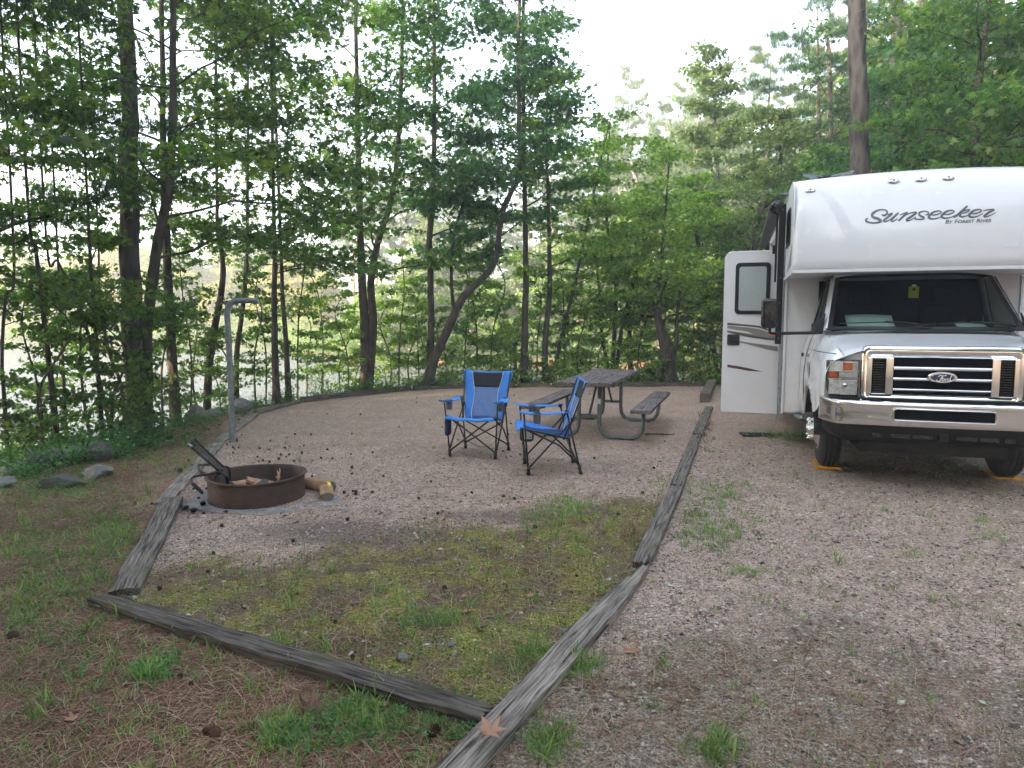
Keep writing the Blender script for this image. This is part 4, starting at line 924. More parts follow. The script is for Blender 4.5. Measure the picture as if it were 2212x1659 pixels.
for k in range(16):
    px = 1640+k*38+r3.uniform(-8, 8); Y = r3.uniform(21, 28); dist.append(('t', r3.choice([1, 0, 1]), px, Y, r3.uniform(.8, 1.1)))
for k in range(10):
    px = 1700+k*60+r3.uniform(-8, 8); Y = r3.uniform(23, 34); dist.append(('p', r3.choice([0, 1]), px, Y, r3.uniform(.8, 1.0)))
# unseen trees added around and behind the viewer to shade the campsite
around = []
for k in range(46):
    row = k % 4; y_ = -12+(k//4)*1.5+r3.uniform(-.5, .5); x_ = -7.5-row*3.2+r3.uniform(-.8, .8)
    if abs(x_) > .75*max(0, y_)+(3.2 if y_ < 1 else 5.2): around.append(('t', r3.choice([1, 0, 4, 1]), x_, min(y_, 5), r3.uniform(1.0, 1.4)))
for k in range(8): around.append(('p', r3.choice([0, 1]), r3.uniform(-7.2, -6), -18+k*1.6, r3.uniform(.9, 1.1)))
for k in range(14): around.append(('t', r3.choice([1, 0, 1]), -14+k*2.6, r3.uniform(-17, -12), r3.uniform(1.0, 1.5)))
for k in range(9): around.append(('t', r3.choice([1, 0, 1]), r3.uniform(13, 17), -8+k*2.7, r3.uniform(1.0, 1.3)))
def bush(seed, h, leaf, ls):
    o = proto_shrub(seed, h, leaf, ls); o.name = 'shore_bush'; tag(o, 'hazy green bush on the shore across the water', 'bush', 'bushes on the far shore'); return o
BU = [bush(31, 2.0, 'leaf_pale', .15), bush(32, 2.6, 'leaf_fresh', .16), bush(33, 1.7, 'leaf_mid', .14)]
ub = set()
for k in range(95):
    px = -40+k*16.5+r3.uniform(-10, 10)
    lo, hi = 30, 100
    x1 = None
    for Y in np.arange(30, 90, .5):   # first land beyond the water along this direction
        x = (px-1106)/1475*Y
        if polydist(np.array([x]), np.array([Y]), LAKE)[0] > .3 and Y > 33: x1 = (x, Y); break
    if not x1: continue
    Y = x1[1]+r3.choice([.8, 1.5, 3, 5, 8]); x = (px-1106)/1475*Y; kk = r3.choice([0, 1, 2]) if px > 700 else r3.choice([0, 1])
    o = BU[kk] if kk not in ub else copy_tree(BU[kk]); ub.add(kk)
    o.location = (x, Y, zat(x, Y)-.1); s = r3.uniform(.6, 1.2); o.scale = (s*1.3, s*1.3, s); o.rotation_euler = (0, 0, r3.uniform(0, 6))
usedt, usedp = set(), set()
def place(kind, k, x, y, s):
    src, us = (DT, usedt) if kind == 't' else (DP, usedp)
    o = src[k] if k not in us else copy_tree(src[k]); us.add(k)
    o.location = (x, y, zat(x, y)-.05); o.rotation_euler = (0, 0, r3.uniform(0, 6.28)); o.scale = (s, s, s*r3.uniform(.9, 1.1)); return o
for kind, k, px, Y, s in dist:
    x = (px-1106)/1475*Y
    if polydist(np.array([x]), np.array([Y]), LAKE)[0] < .8: continue
    o = place(kind, k, x, Y, s)
    if kind == 't':
        if px < 760: o['label'] = 'sunlit yellowish tree on the far left shore of the lake'; o['group'] = 'sunlit trees across the lake'
        elif px < 1500: o['label'] = 'pale green leafy tree in the misty wood beyond the water'; o['group'] = 'leafy trees of the far bank'
        else: o['label'] = 'green leafy tree in the wood behind the motorhome'; o['group'] = 'leafy trees in the wood behind the motorhome'
    elif px > 1560: o['label'] = 'tall background pine in the wood behind the motorhome'; o['group'] = 'background pines behind the motorhome'
for kind, k, x, y, s in around:
    o = place(kind, k, x, y, s); o['label'] = 'unseen tree added out of view to shade the campsite' ; o['group'] = 'unseen trees added to shade the campsite'
# ------------------------------------------------------------------ camp chairs
def cloth(fn, nu, nv, name, mat, parent, thick=.004):
    mb = MB(); mb.grid(fn, nu, nv); o = mb.build(name, mat, parent, True, fix=False)
    s = o.modifiers.new('solid', 'SOLIDIFY'); s.thickness = thick; s.offset = 0
    return o
def camp_chair(label, loc, rz, side_tag=False):
    """local: faces -y, x to the viewer's right when facing the viewer"""
    root = empty('camp_chair', loc, rz); tag(root, label, 'camping chair', 'blue folding camping chairs')
    tb = .0095; bm = M['blackmetal']
    def leg(foot, top, mid=None):
        mb = MB(); mb.tube([foot, top] if mid is None else [foot, mid, top], tb, 8); o = mb.build('leg', bm, root, True)
        f = Vector(foot); d = (Vector(top)-f).normalized()
        fb = MB(); fb.tube([f-d*.03, f-d*.004, f+d*.035], [.021, .019, .013], 8); fb.build('foot', M['black'], o, True)
        return o
    ff = {s: (s*.27, -.25, .035) for s in (-1, 1)}; rf = {s: (s*.27, .27, .035) for s in (-1, 1)}
    for s in (-1, 1):
        leg(ff[s], (s*.312, -.30, .625))
        leg(rf[s], (s*.265, .13, .64))
    cb = MB()
    for s in (-1, 1):
        cb.tube([(s*.265, -.25, .075), (-s*.262, -.31, .475)], tb, 8)          # front cross
        cb.tube([(s*.262, .26, .08), (-s*.235, .16, .36)], tb, 8)               # rear cross
        cb.tube([(s*.278, -.245, .08), (s*.262, .20, .56)], tb, 8)              # side diagonal up to the back post
        cb.tube([(s*.268, .262, .10), (s*.268, .06, .30), (s*.262, -.30, .475)], tb, 8)
        cb.tube([(s*.24, .10, .355), (s*.262, .19, .56), (s*.285, .315, .93)], tb, 8)  # back posts
        cb.tube([(s*.272, -.335, .48), (s*.245, .14, .365)], tb*.9, 8)           # seat rail
        for p in ((s*.27, -.25, .075), (s*.268, .26, .085), (s*.265, .13, .635), (s*.262, .19, .56)):
            cb.box(p[0]-.016, p[0]+.016, p[1]-.018, p[1]+.018, p[2]-.018, p[2]+.018)
    cb.box(-.02, .02, -.296, -.272, .265, .295)
    cb.build('cross_brace', bm, root, True)
    # seat
    def seat(u, v):
        x = (u*2-1)*(.285-.03*v); y = -.36+v*.50; sag = (1-(u*2-1)**2)*math.sin(PI*min(1, v*1.0+.10))*.05
        lip = -.045*max(0, 1-v/.07)**1.5
        return (x, y, .492-.115*v-sag+lip+.004*math.sin(u*17+v*5))
    cloth(seat, 16, 14, 'seat', M['blue'], root)
    def seatm(u, v):
        p = seat(.22+.56*u, .16+.8*v); return (p[0], p[1], p[2]+.004)
    cloth(seatm, 10, 10, 'seat_mesh', M['bluemesh'] if not side_tag else M['navy'], root, .001)
    # backrest: t height 0..1 , u across
    def bk(u, t):
        w = .225+.075*t+.012*math.sin(t*9)
        x = (u*2-1)*w; z = .375+.575*t; y = .135+.195*t+.035*(1-(u*2-1)**2)*(1-.7*t)
        z += -.018*(1-(u*2-1)**2)*t
        y += .004*math.sin(u*23+t*11)*(1 if abs(u*2-1) > .55 else .2)
        if t < .62 and abs(u*2-1) > .9: x *= 1-.06*(.62-t)
        return Vector((x, y, z))
    def edge(t):   # inner panel edge fraction, hourglass curve
        return .60+.04*math.cos(t*PI*1.6)-.10*(1-t)**2*0+.02*t
    b = cloth(lambda u, v: tuple(bk(u, v)), 24, 18, 'backrest', M['blue'], root)
    def panel(t0, t1, off):
        return lambda u, v: tuple(bk(.5+(u-.5)*edge(t0+(t1-t0)*v), t0+(t1-t0)*v)+Vector((0, -off, 0)))
    cloth(panel(.04, .68, .0045), 14, 12, 'back_mesh', M['bluemesh'], root, .001)
    cloth(panel(.68, .975, .0075), 14, 8, 'headrest', M['blackcloth'], root, .008)
    pm = MB()
    for s in (-1, 1):
        pm.tube([bk(.5+s*.5*edge(t), t)+Vector((0, -.009, 0)) for t in [i/14*.97+.01 for i in range(15)]], .0036, 5)
    pm.build('piping', M['piping'], root, True)
    dm = MB(); dm.tube([bk(.30+.38*k/8, .42-.40*k/8)+Vector((0, -.007, 0)) for k in range(9)], .005, 4); dm.build('seam', M['blue'], root, True)
    # little vertical mark on the upper corner of the backrest
    mk = MB()
    for k in range(6):
        a = bk(.035, .90-.022*k); mk.box(a.x-.004, a.x+.005, a.y-.006, a.y-.004, a.z-.0075, a.z-.001)
    mk.build('mark', M['piping'], root)
    for s in (-1, 1):
        def arm(u, v, s=s):
            y = -.355+.525*v; w = .048+.012*math.sin(PI*min(1, v*1.3)) if v > .06 else .04
            if v > .8: w = .05-.10*(v-.8)
            return (s*(.318-.03*v)+(u*2-1)*w, y, .640-.018*math.sin(PI*v)+.012*(v < .04)+.006*(u*2-1)**2)
        a = cloth(arm, 8, 16, 'armrest', M['blue'], root, .008)
        c = MB(); Mx = Matrix.Translation((s*.305, -.17, .022))
        c.lathe([(.036, .603), (.037, .56), (.034, .51), (.030, .508), (.002, .508)], 18, Mx)
        ch = c.build('cup_holder', M['bluemesh_dark'], a, True)
        r_ = MB(); r_.lathe([(.032, .6135), (.039, .6155), (.041, .611), (.036, .608)], 20, Mx); r_.build('rim', M['black'], a, True)
        h_ = MB(); h_.lathe([(.001, .6125), (.034, .6125)], 20, Mx); h_.build('cup_opening', M['black'], a, True)
        for k in (0, 1):
            pass
    # pouch on the viewer's left front (the chair's right)
    pb = MB()
    def pouch(u, v):
        w = .07*(1-.35*abs(v*2-1)**6); 
        return w
    out = [(-.30+0*k, y, z) for k, (y, z) in enumerate(rrect(-.30, -.15, .24, .46, .04))]
    pb.prism([(-.315, y, z) for _, y, z in out], (.03, 0, 0))
    po = pb.build('pouch', M['navy'], root, True, bevel=.008); 
    if side_tag:
        tg = MB(); tg.box(-.283, -.281, -.27, -.17, .27, .385); tg.build('care_label', M['piping'], po)
        t2 = MB(); t2.box(-.2806, -.2800, -.20, -.18, .285, .295); t2.build('print', M['grey'], po)
    else:
        sm = MB(); sp = smoothpath([(.18, .2, .36), (.15, .24, .2), (.06, .26, .06), (-.08, .27, .03), (-.24, .27, .09)], 6); sm.tube(sp, .009, 5, sx=.2); sm.build('strap', M['blackcloth'], root, True)
    return root
M['bluemesh_dark'] = simple('grey mesh cup', (.13, .14, .17), .8, var=.2, nscale=120)
# chair A: feet measured
vx, vy = .54, -.155
camp_chair('blue camping chair facing the viewer, black headrest and navy pouch, left of the pair', (-.375, 7.80, 0), math.atan2(-.155, .54))
camp_chair('blue camping chair seen from its side facing left, white label under its seat', (.40, 6.975, 0), math.radians(-87), True)

# ------------------------------------------------------------------ picnic table
def picnic_table():
    ax = math.atan2(.947, .32)  # long axis
    root = empty('picnic_table', (1.27, 9.62, 0), ax-PI/2)
    tag(root, 'weathered wooden picnic table with attached benches on a bent grey tube frame', 'picnic table')
    r4 = random.Random(4)
    def plank(name, x0, x1, y0, y1, z0, z1, parent, seed):
        nu, nv = 30, 5; mb = MB()
        ln = y1-y0
        def pt(u, v, top): # u along length
            x = x0+(x1-x0)*v; y = y0+ln*u
            e = .004*mnoise.noise((x*20, y*3, seed)); rag = .012*mnoise.noise((x*25, seed, 1)) if u in (0, 1) else 0
            z = (z1 if top else z0)+e-(.004 if (v in (0, 1) and top) else 0)+.006*mnoise.noise((seed, y*1.2, 0))
            return (x+.004*mnoise.noise((x, y*4, seed+5)), y+rag, z)
        loop = [(v/nv, True) for v in range(nv+1)]+[(1-v/nv, False) for v in range(nv+1)]
        n = len(loop); V = [pt(i/nu, v, t) for i in range(nu+1) for v, t in loop]
        F = [(i*n+k, i*n+(k+1) % n, (i+1)*n+(k+1) % n, (i+1)*n+k) for i in range(nu) for k in range(n)]+[tuple(range(n)), tuple(nu*n+k for k in range(n))[::-1]]
        # grain material runs along local x: rotate mesh so that length is x
        mb.add([(q[1], -q[0], q[2]) for q in V], F)
        o = mb.build(name, M['tablewood'], parent, False, bevel=.004)
        o.rotation_euler = (0, 0, PI/2); return o
    for k in range(3):
        plank('tabletop_plank', -.345+k*.232, -.345+k*.232+.226, -1.21+r4.uniform(-.01, .01), 1.21, .718, .765, root, k*3.1)
    for s in (-1, 1):
        for z0, z1, y0, y1 in ((.395, .44, -1.17, 1.19),):
            plank('bench_plank', s*.71-.125, s*.71+.125, y0, y1, z0, z1, root, 20+s)
    for y in (-.82, .82):
        f = MB(); t = .028
        for s in (-1, 1):
            # U: table leg down, along the ground, up to the bench
            pts = [(s*.135, y, .70), (s*.135, y, .22), (s*.15, y, .13), (s*.20, y, .06), (s*.28, y, .03), (s*.56, y, .03), (s*.64, y, .06), (s*.69, y, .13), (s*.705, y, .22), (s*.705, y, .375)]
            f.tube(pts, t, 10)
        f.tube([(-.135, y, .30), (.135, y, .30)], .02, 8)
        f.box(-.33, .33, y-.02, y+.02, .68, .716)
        for s in (-1, 1): f.box(s*.71-.11, s*.71+.11, y-.02, y+.02, .372, .394)
        f.build('leg_frame', M['tube_grey'], root, True)
    b = MB()
    for y, sg in ((-.82, 1), (.82, -1)):
        b.tube([(-.0, y+sg*.02, .31), (0, y+sg*.50, .70)], .017, 8)
    b.build('brace', M['tube_grey'], root, True)
    st = MB(); st.box(.106, .1065, -.86, -.80, .50, .53); 
    lb = MB(); lb.prism([(.115, -.851, .46), (.155, -.851, .46), (.155, -.851, .53), (.115, -.851, .53)], (0, -.002, 0)); lb.build('sticker', M['grey_light'], root)
    cl = MB()
    for y in (-.82, .82):
        for x in (-.25, 0, .25): cl.lathe([(.001, .771), (.009, .771), (.01, .765)], 8, Matrix.Translation((x, y, 0)))
    cl.build('bolt', M['galv'], root, True)
    return root
picnic_table()
# a small stick on the gravel by the table
g = G(1425, 940); mb = MB(); mb.tube([(0, 0, .012), (.12, .01, .016), (.26, .0, .013), (.4, .02, .008)], [.012, .011, .010, .006], 7); o = mb.build('stick', M['logbark'], None, True); o.location = (g[0]-.2, g[1], 0); tag(o, 'brown stick lying on the gravel right of the picnic table leg', 'stick')

# ------------------------------------------------------------------ fire ring
FC = Vector((-2.23, 5.86, 0)); FR = .40
def fire_ring():
    root = empty('fire_ring', FC); tag(root, 'rusty steel fire ring with a raised cooking grate on its left side', 'fire ring')
    mb = MB(); mb.lathe([(FR, .0), (FR, .195), (FR+.02, .203), (FR+.018, .212), (FR-.004, .212), (FR-.012, .20), (FR-.012, .0)], 72)
    for i, v in enumerate(mb.v):
        a = math.atan2(v[1], v[0]); mb.v[i] = (v[0]*(1+.006*math.sin(3*a)), v[1]*(1+.006*math.sin(3*a)), v[2]+.004*math.sin(2*a+1) if v[2] > .1 else v[2]-.02)
    mb.build('ring', M['rust'], root, True, fix=True).modifiers.new('e', 'EDGE_SPLIT').split_angle = math.radians(40)
    ash = MB(); ash.lathe([(.001, .035), (.2, .03), (FR-.015, .015)], 40); ash.build('ash_bed', M['soot'], root, True)
    def P(zx, zy, Y):
        p = at(400+zx*.148, 927.7+zy*.148, Y); return Vector(p)-FC
    # grate
    g = MB(); nb = 6
    a0, a1 = P(45, 222, 5.62), P(500, 620, 5.62); b0, b1 = P(128, 130, 5.92), P(575, 560, 5.92)
    g.tube([a0, a1], .009, 7); g.tube([b0, b1], .009, 7)
    g.tube([a0, b0], .013, 7); g.tube([a1, b1], .013, 7)
    for k in range(1, nb):
        t = k/nb; g.tube([a0.lerp(b0, t), a1.lerp(b1, t)], .0038, 6)
    g.build('grate', M['soot'], root, True)
    tip = MB(); tip.tube([a0+(b0-a0)*.02+Vector((-.006, 0, .006)), a0+Vector((.03, 0, -.02))], .0125, 7); tip.build('worn_corner', M['galv'], root, True)
    h = MB(); h.tube(smoothpath([P(520, 620, 5.6), P(330, 655, 5.58), P(130, 690, 5.55), P(88, 725, 5.5), P(95, 770, 5.45), P(250, 925, 5.35)], 4), .010, 8); h.build('handle', M['soot'], root, True); h = MB()
    h.tube(smoothpath([P(400, 515, 5.95), P(300, 515, 5.97), P(215, 515, 6.0), P(192, 545, 5.98), P(210, 600, 5.9), P(335, 700, 5.8)], 4), .010, 8); h.build('handle', M['soot'], root, True)
    for q in ([P(520, 625, 5.62), P(450, 670, 5.62), P(425, 720, 5.62), P(420, 800, 5.60)], [P(520, 625, 5.62), P(590, 680, 5.62), P(615, 740, 5.64), P(620, 860, 5.66)], [P(565, 545, 5.9), P(630, 560, 5.9), P(650, 640, 5.9), P(655, 800, 5.88)]):
        s = MB(); s.tube(smoothpath(q, 4), .011, 8); s.build('support_rod', M['soot'], root, True)
    # coil springs on the handles
    c = MB()
    for A, Bq, YY in ((P(110, 790, 5.44), P(250, 925, 5.35), 0), (P(235, 625, 5.88), P(335, 700, 5.8), 0)):
        n = 60; d = Bq-A; u = d.cross(Vector((0, 0, 1))).normalized(); w = d.cross(u).normalized()
        c.tube([A+d*(i/n)+(u*math.cos(i*1.2)+w*math.sin(i*1.2))*.013 for i in range(n+1)], .0035, 4)
    c.build('coil_grip', M['soot'], root, True)
fire_ring()
# slab under the ring
sl = MB(); r5 = random.Random(3)
q = [G(400, 1096), G(470, 1108), G(560, 1112), G(645, 1104), G(722, 1092), G(735, 1076), G(700, 1060), G(640, 1050), G(430, 1060)]
sl.prism([(x+r5.uniform(-.02, .02), y+r5.uniform(-.02, .02), -.02) for x, y, z in q], (0, 0, .023)); o = sl.build('concrete_slab', M['slab'], None, False, bevel=.004); tag(o, 'ashy pale concrete slab half buried in gravel beneath the fire ring', 'slab')
# logs
def split_log(name, loc, rz, ln, r, label, wedge=True, mat_side='logbark', seed=0, ry=0):
    mb = MB(); n = 14; prof = []
    for k in range(n):
        a = 2*PI*k/n; rr = r*(1+.08*math.sin(3*a+seed)); y, z = rr*math.cos(a), rr*math.sin(a)
        if wedge: 
            z = min(z, r*.45+y*.5*(1 if y < 0 else -.7))
        prof.append((y, z))
    nu = 10; V = []
    for i in range(nu+1):
        x = -ln/2+ln*i/nu
        for y, z in prof:
            e = 1+.07*mnoise.noise((x*9, y*20+seed, z*20)); V.append((x+(.01*mnoise.noise((y*60, z*60, seed)) if i in (0, nu) else 0), y*e, z*e+.012*mnoise.noise((x*5, seed, 0))))
    F = [(i*n+k, i*n+(k+1) % n, (i+1)*n+(k+1) % n, (i+1)*n+k) for i in range(nu) for k in range(n)]
    mb.add(V, F); root = empty(name, loc, rz); root.rotation_euler = (0, ry, rz); tag(root, label, 'firewood')
    o = mb.build('side', M[mat_side], root, False)
    for i, s in ((0, 1), (nu, -1)):
        c = MB(); c.add([V[i*n+k] for k in range(n)], [tuple(range(n))[::s]]); c.build('cut_end', M['endgrain'], root)
    return root
g = G(703, 1082); lg = split_log('firewood_log', (g[0]-.02, g[1]+.13, .055), math.radians(108), .30, .056, 'split firewood log with a grey end and yellow label right of the ring', True, 'cutwood', 1)
yl = MB(); yl.grid(lambda u, v: (-.06+u*.13, -.035+v*.03, .052+.012*math.sin(u*3)+.012*v), 6, 2); o = yl.build('label', M['tag_yellow'], lg, True); o.modifiers.new('s', 'SOLIDIFY').thickness = .003
g = G(672, 1072); split_log('firewood_log', (g[0]+.02, g[1]+.2, .05), math.radians(150), .30, .052, 'curved bark covered log between the fire ring and the labelled log', False, 'cutwood', 4)
split_log('firewood_log', (FC.x-.02, FC.y-.05, .12), math.radians(-35), .34, .05, 'pale split log leaning to the left inside the fire ring', True, 'cutwood', 6, -.35)
split_log('firewood_log', (FC.x+.10, FC.y+.0, .13), math.radians(25), .36, .05, 'pale wedge of split firewood in the middle of the fire ring', True, 'cutwood', 9, .3)
split_log('firewood_log', (FC.x-.15, FC.y+.03, .10), math.radians(70), .26, .045, 'dark ended small log at the left inside the fire ring', False, 'cutwood', 12, .2)
# charcoal lumps
for px, py, lab in [(418, 1106, 'black charcoal lump on the slab left of the fire ring'), (400, 1101, 'flat black charred chip at the slab corner'), (438, 1092, 'black charred lump against the foot of the fire ring'), (388, 1096, 'black charred lump nearest the left timber')]:
    g = G(px, py); rock((g[0], g[1], .008), (.03, .024, .02), lab, 'soot', px*.7, 1, .2, 2); bpy.context.scene.collection.objects[-1]['category'] = 'charcoal'
    o = [q for q in bpy.data.objects if q.get('label') == lab][0]; o.name = 'charcoal'; o['group'] = 'charcoal lumps by the fire ring'

# ------------------------------------------------------------------ lantern pole
YP = 8.56
pp = [(501.5, 956), (500, 900), (498, 820), (494.5, 750), (491.5, 700), (490.5, 676), (493, 663), (501, 653.5), (514, 649.5), (535, 649), (554.5, 650)]
pw = [Vector(at(x, y, YP)) for x, y in pp]; pw[0].z = -.1
root = empty('lantern_pole', (pw[0].x, YP, 0)); tag(root, 'tall galvanised steel lantern pole with its top bent to the right', 'lantern pole')
mb = MB(); mb.tube([p-Vector((pw[0].x, YP, 0)) for p in smoothpath(pw, 4)], .036, 14); mb.build('pole', M['galv'], root, True)
e = pw[-1]-Vector((pw[0].x, YP, 0)); mb = MB(); mb.tube([e+Vector((-.012, 0, .0)), e+Vector((.004, 0, .0))], .041, 14); mb.build('end_cap', M['galv'], root, True)
mb = MB(); mb.tube(smoothpath([e+Vector((-.03, 0, -.035)), e+Vector((-.03, 0, -.06)), e+Vector((-.015, 0, -.075)), e+Vector((-.005, 0, -.06))], 3), .005, 6); mb.build('hook', M['galv'], root, True)

# ------------------------------------------------------------------ seed balls, cones, fallen leaves
def seed_ball():
    bm = bmesh.new(); bmesh.ops.create_icosphere(bm, subdivisions=3, radius=.017)
    r_ = random.Random(2)
    for i, v in enumerate(bm.verts):
        if i % 3 == 0: v.co *= 1.32
        else: v.co *= .93
    me = bpy.data.meshes.new('seed_ball'); bm.to_mesh(me); bm.free(); me.materials.append(M['seedball']); return me
SB = seed_ball()
def zoomc(l, x0, y0, s): return [((x0+x/s)*.9095, (y0+y/s)*.9095) for x, y in l]
balls = zoomc([(450, 1108), (440, 1098), (476, 1099), (685, 1113), (908, 1127), (906, 1138), (605, 1163), (763, 1148), (820, 1146), (800, 1162), (750, 1179), (614, 1196), (686, 1203), (1037, 1170), (1114, 1173), (920, 1083), (1240, 1145), (1388, 1136), (1247, 1272), (1461, 1292), (975, 1298), (1247, 1234), (1195, 1408), (1254, 1397), (1274, 1417), (1385, 1398), (380, 1538), (1218, 1600), (258, 1380), (180, 1252), (1080, 1112), (855, 1195), (968, 1010), (1247, 1008), (398, 1078), (480, 903), (138, 1190), (47, 1247), (172, 1380), (240, 1543)], 400, 680, 2.861)
balls += zoomc([(207, 989), (522, 1083), (896, 785), (763, 760), (416, 672), (804, 627), (1930, 890), (197, 514), (95, 380), (1467, 812)], 960, 840, 3.253)
balls += zoomc([(1520, 165), (1283, 252), (934, 310), (910, 388), (971, 184), (1917, 132), (1833, 66), (1506, 40), (1553, 47), (1630, 34), (1558, 36), (2065, 42), (1545, 756), (1414, 780), (1280, 732), (790, 850), (838, 882), (640, 100), (590, 90), (700, 465), (1468, 605), (665, 90), (870, 65), (230, 530), (990, 125)], 0, 1150, 1.8433)
balls += zoomc([(242, 349), (447, 379), (395, 366), (81, 447), (20, 545), (743, 746), (112, 808), (545, 512), (942, 449), (1113, 230), (48, 290), (830, 180), (1060, 350)], 1000, 1000, 2.0133)
r6 = random.Random(12)
for i in range(22): balls.append((r6.uniform(330, 1450), r6.uniform(850, 960)))
for i in range(12): balls.append((r6.uniform(430, 620), r6.uniform(905, 1000)))
for i, (x, y) in enumerate(balls):
    g = G(x, y); z = zat(g[0], g[1])
    o = bpy.data.objects.new('seed_ball', SB); COL.objects.link(o); s = r6.uniform(.5, .75); o.scale = (s, s, s)
    o.location = (g[0], g[1], z+.016*s); o.rotation_euler = (r6.uniform(0, 6), r6.uniform(0, 6), 0)
    tag(o, 'small round dark brown spiky sweetgum seed ball on the ground', 'seed ball', 'sweetgum seed balls scattered on the ground')
def cone_mesh():
    V = []; F = []
    for i in range(60):
        t = i/60; a = i*2.4; r = .02*math.sin(PI*(.12+.85*t))**.8; z = -.03+.06*t
        c = Vector((math.cos(a)*r, math.sin(a)*r, z)); o = Vector((math.cos(a), math.sin(a), -.3)); s = Vector((-math.sin(a), math.cos(a), 0)); b = len(V)
        V += [c-o*.012, c+s*.009+o*.004, c+o*.012, c-s*.009+o*.004]; F += [(b, b+1, b+2), (b, b+2, b+3)]
    mb = MB(); mb.add(V, F); me = bpy.data.meshes.new('pine_cone'); me.from_pydata([tuple(v) for v in V], [], F); me.materials.append(M['cone']); return me
CN = cone_mesh()
for i, (x, y) in enumerate([(465, 1595), (690, 1430), (452, 1588), (390, 1020), (935, 1590), (30, 1380)]):
    g = G(x, y); o = bpy.data.objects.new('pine_cone', CN); COL.objects.link(o); o.location = (g[0], g[1], .02); o.rotation_euler = (1.3, r6.uniform(0, 6), r6.uniform(0, 6)); s = .8; o.scale = (s, s, s)
    tag(o, 'small brown open pine cone lying in the litter', 'pine cone', 'pine cones in the foreground litter')
def leaf_mesh(w, curl, seed, n=5):
    r_ = random.Random(seed); pts = []
    lobes = [(-100, .55), (-50, .85), (0, 1.0), (50, .85), (100, .55)]
    for i, (a, l) in enumerate(lobes):
        a0 = math.radians(a); l *= r_.uniform(.85, 1.1)
        pts.append((math.sin(a0-.38)*l*.52, math.cos(a0-.38)*l*.52)); pts.append((math.sin(a0-.12)*l*.8, math.cos(a0-.12)*l*.8)); pts.append((math.sin(a0)*l, math.cos(a0)*l)); pts.append((math.sin(a0+.14)*l*.76, math.cos(a0+.14)*l*.76))
    pts.append((.12, -.2)); pts.append((.015, -.25)); pts.append((.012, -.62)); pts.append((-.012, -.62)); pts.append((-.015, -.25)); pts.append((-.12, -.2))
    V = [(0, 0, 0)]+[(x*w, y*w, curl*w*(x*x+y*y)*(1+.5*math.sin(4*x+seed))+.05*w*math.sin(9*x+seed)) for x, y in pts]; n = len(pts)
    F = [(0, k+1, (k+1) % n+1) for k in range(n)]
    me = bpy.data.meshes.new('fallen_leaf'); me.from_pydata(V, [], F); return me
for i, (x, y, w, c, mt, lab, zz) in enumerate([
    (1058, 1588, .085, .15, 'deadleaf', 'large tan lobed leaf lying on the long foreground timber', .10), (1372, 1411, .07, .12, 'deadleaf', 'tan lobed leaf on the dirt right of the long timber', .012),
    (1007, 1325, .055, .3, 'deadleaf', 'curled pale tan leaf on moss above the timbers', .012), (1038, 1366, .05, .7, 'deadleaf_dark', 'dark brown folded leaf standing in the moss', .02),
    (1354, 1190, .04, .3, 'deadleaf', 'small pale leaf beside the dry grass at the right timber', .01), (1144, 1293, .04, .5, 'deadleaf', 'pinkish brown crumpled leaf in the middle of the moss', .012),
    (672, 1548, .075, .8, 'deadleaf_dark', 'dark curled leaf in front of the crossing timber', .03), (925, 1496, .05, .5, 'deadleaf', 'brown leaf next to the end of the crossing timber', .02),
    (435, 1170, .035, .5, 'deadleaf', 'small reddish leaf on gravel near the fire ring slab', .01), (640, 1131, .03, .4, 'deadleaf_dark', 'small brown leaf on the gravel below the fire ring', .01),
    (1000, 1293, .03, .4, 'deadleaf', 'little tan leaf beyond the curled pale leaf', .01), (455, 975, .04, .4, 'deadleaf_orange', 'orange leaf by the grate behind the left timber', .015),
    (1385, 1200, .03, .4, 'deadleaf', 'tiny tan leaf against the right timber break', .01), (1143, 1155, .035, .6, 'deadleaf_dark', 'crumpled dark leaf below the front facing chair', .01),
    (1260, 1080, .03, .3, 'deadleaf_orange', 'orange brown leaf beside the green weeds on gravel', .01), (748, 1075, .03, .5, 'deadleaf_dark', 'small dark leaf near the labelled firewood log', .01),
    (160, 1560, .05, .4, 'deadleaf', 'brown leaf in the left foreground litter', .015), (830, 1530, .04, .3, 'deadleaf', 'grey pink leaf before the crossing timber centre', .015),
    (1445, 1150, .025, .3, 'deadleaf_orange', 'tiny red leaf in the weeds right of the timber', .01), (935, 1245, .04, .6, 'deadleaf_dark', 'curled brown leaf near the upper edge of the moss', .01)]):
    g = G(x, y, .0 if zz < .05 else .09); me = leaf_mesh(w, c, i); o = link('fallen_leaf', me, M[mt], None, True); o.location = (g[0], g[1], zz); o.rotation_euler = (r6.uniform(-.15, .15), r6.uniform(-.15, .15), r6.uniform(0, 6.28))
    sm = o.modifiers.new('s', 'SOLIDIFY'); sm.thickness = .0012
    tag(o, lab, 'leaf', 'fallen leaves')
# a dry leaf leaning in the fire ring
me = leaf_mesh(.09, .5, 44); o = link('fallen_leaf', me, M['deadleaf'], None, True); o.location = (FC.x+.2, FC.y-.02, .17); o.rotation_euler = (1.1, .3, -.9); o.modifiers.new('s', 'SOLIDIFY').thickness = .0012; tag(o, 'big dry orange brown leaf resting on the logs in the fire ring', 'leaf', 'fallen leaves')
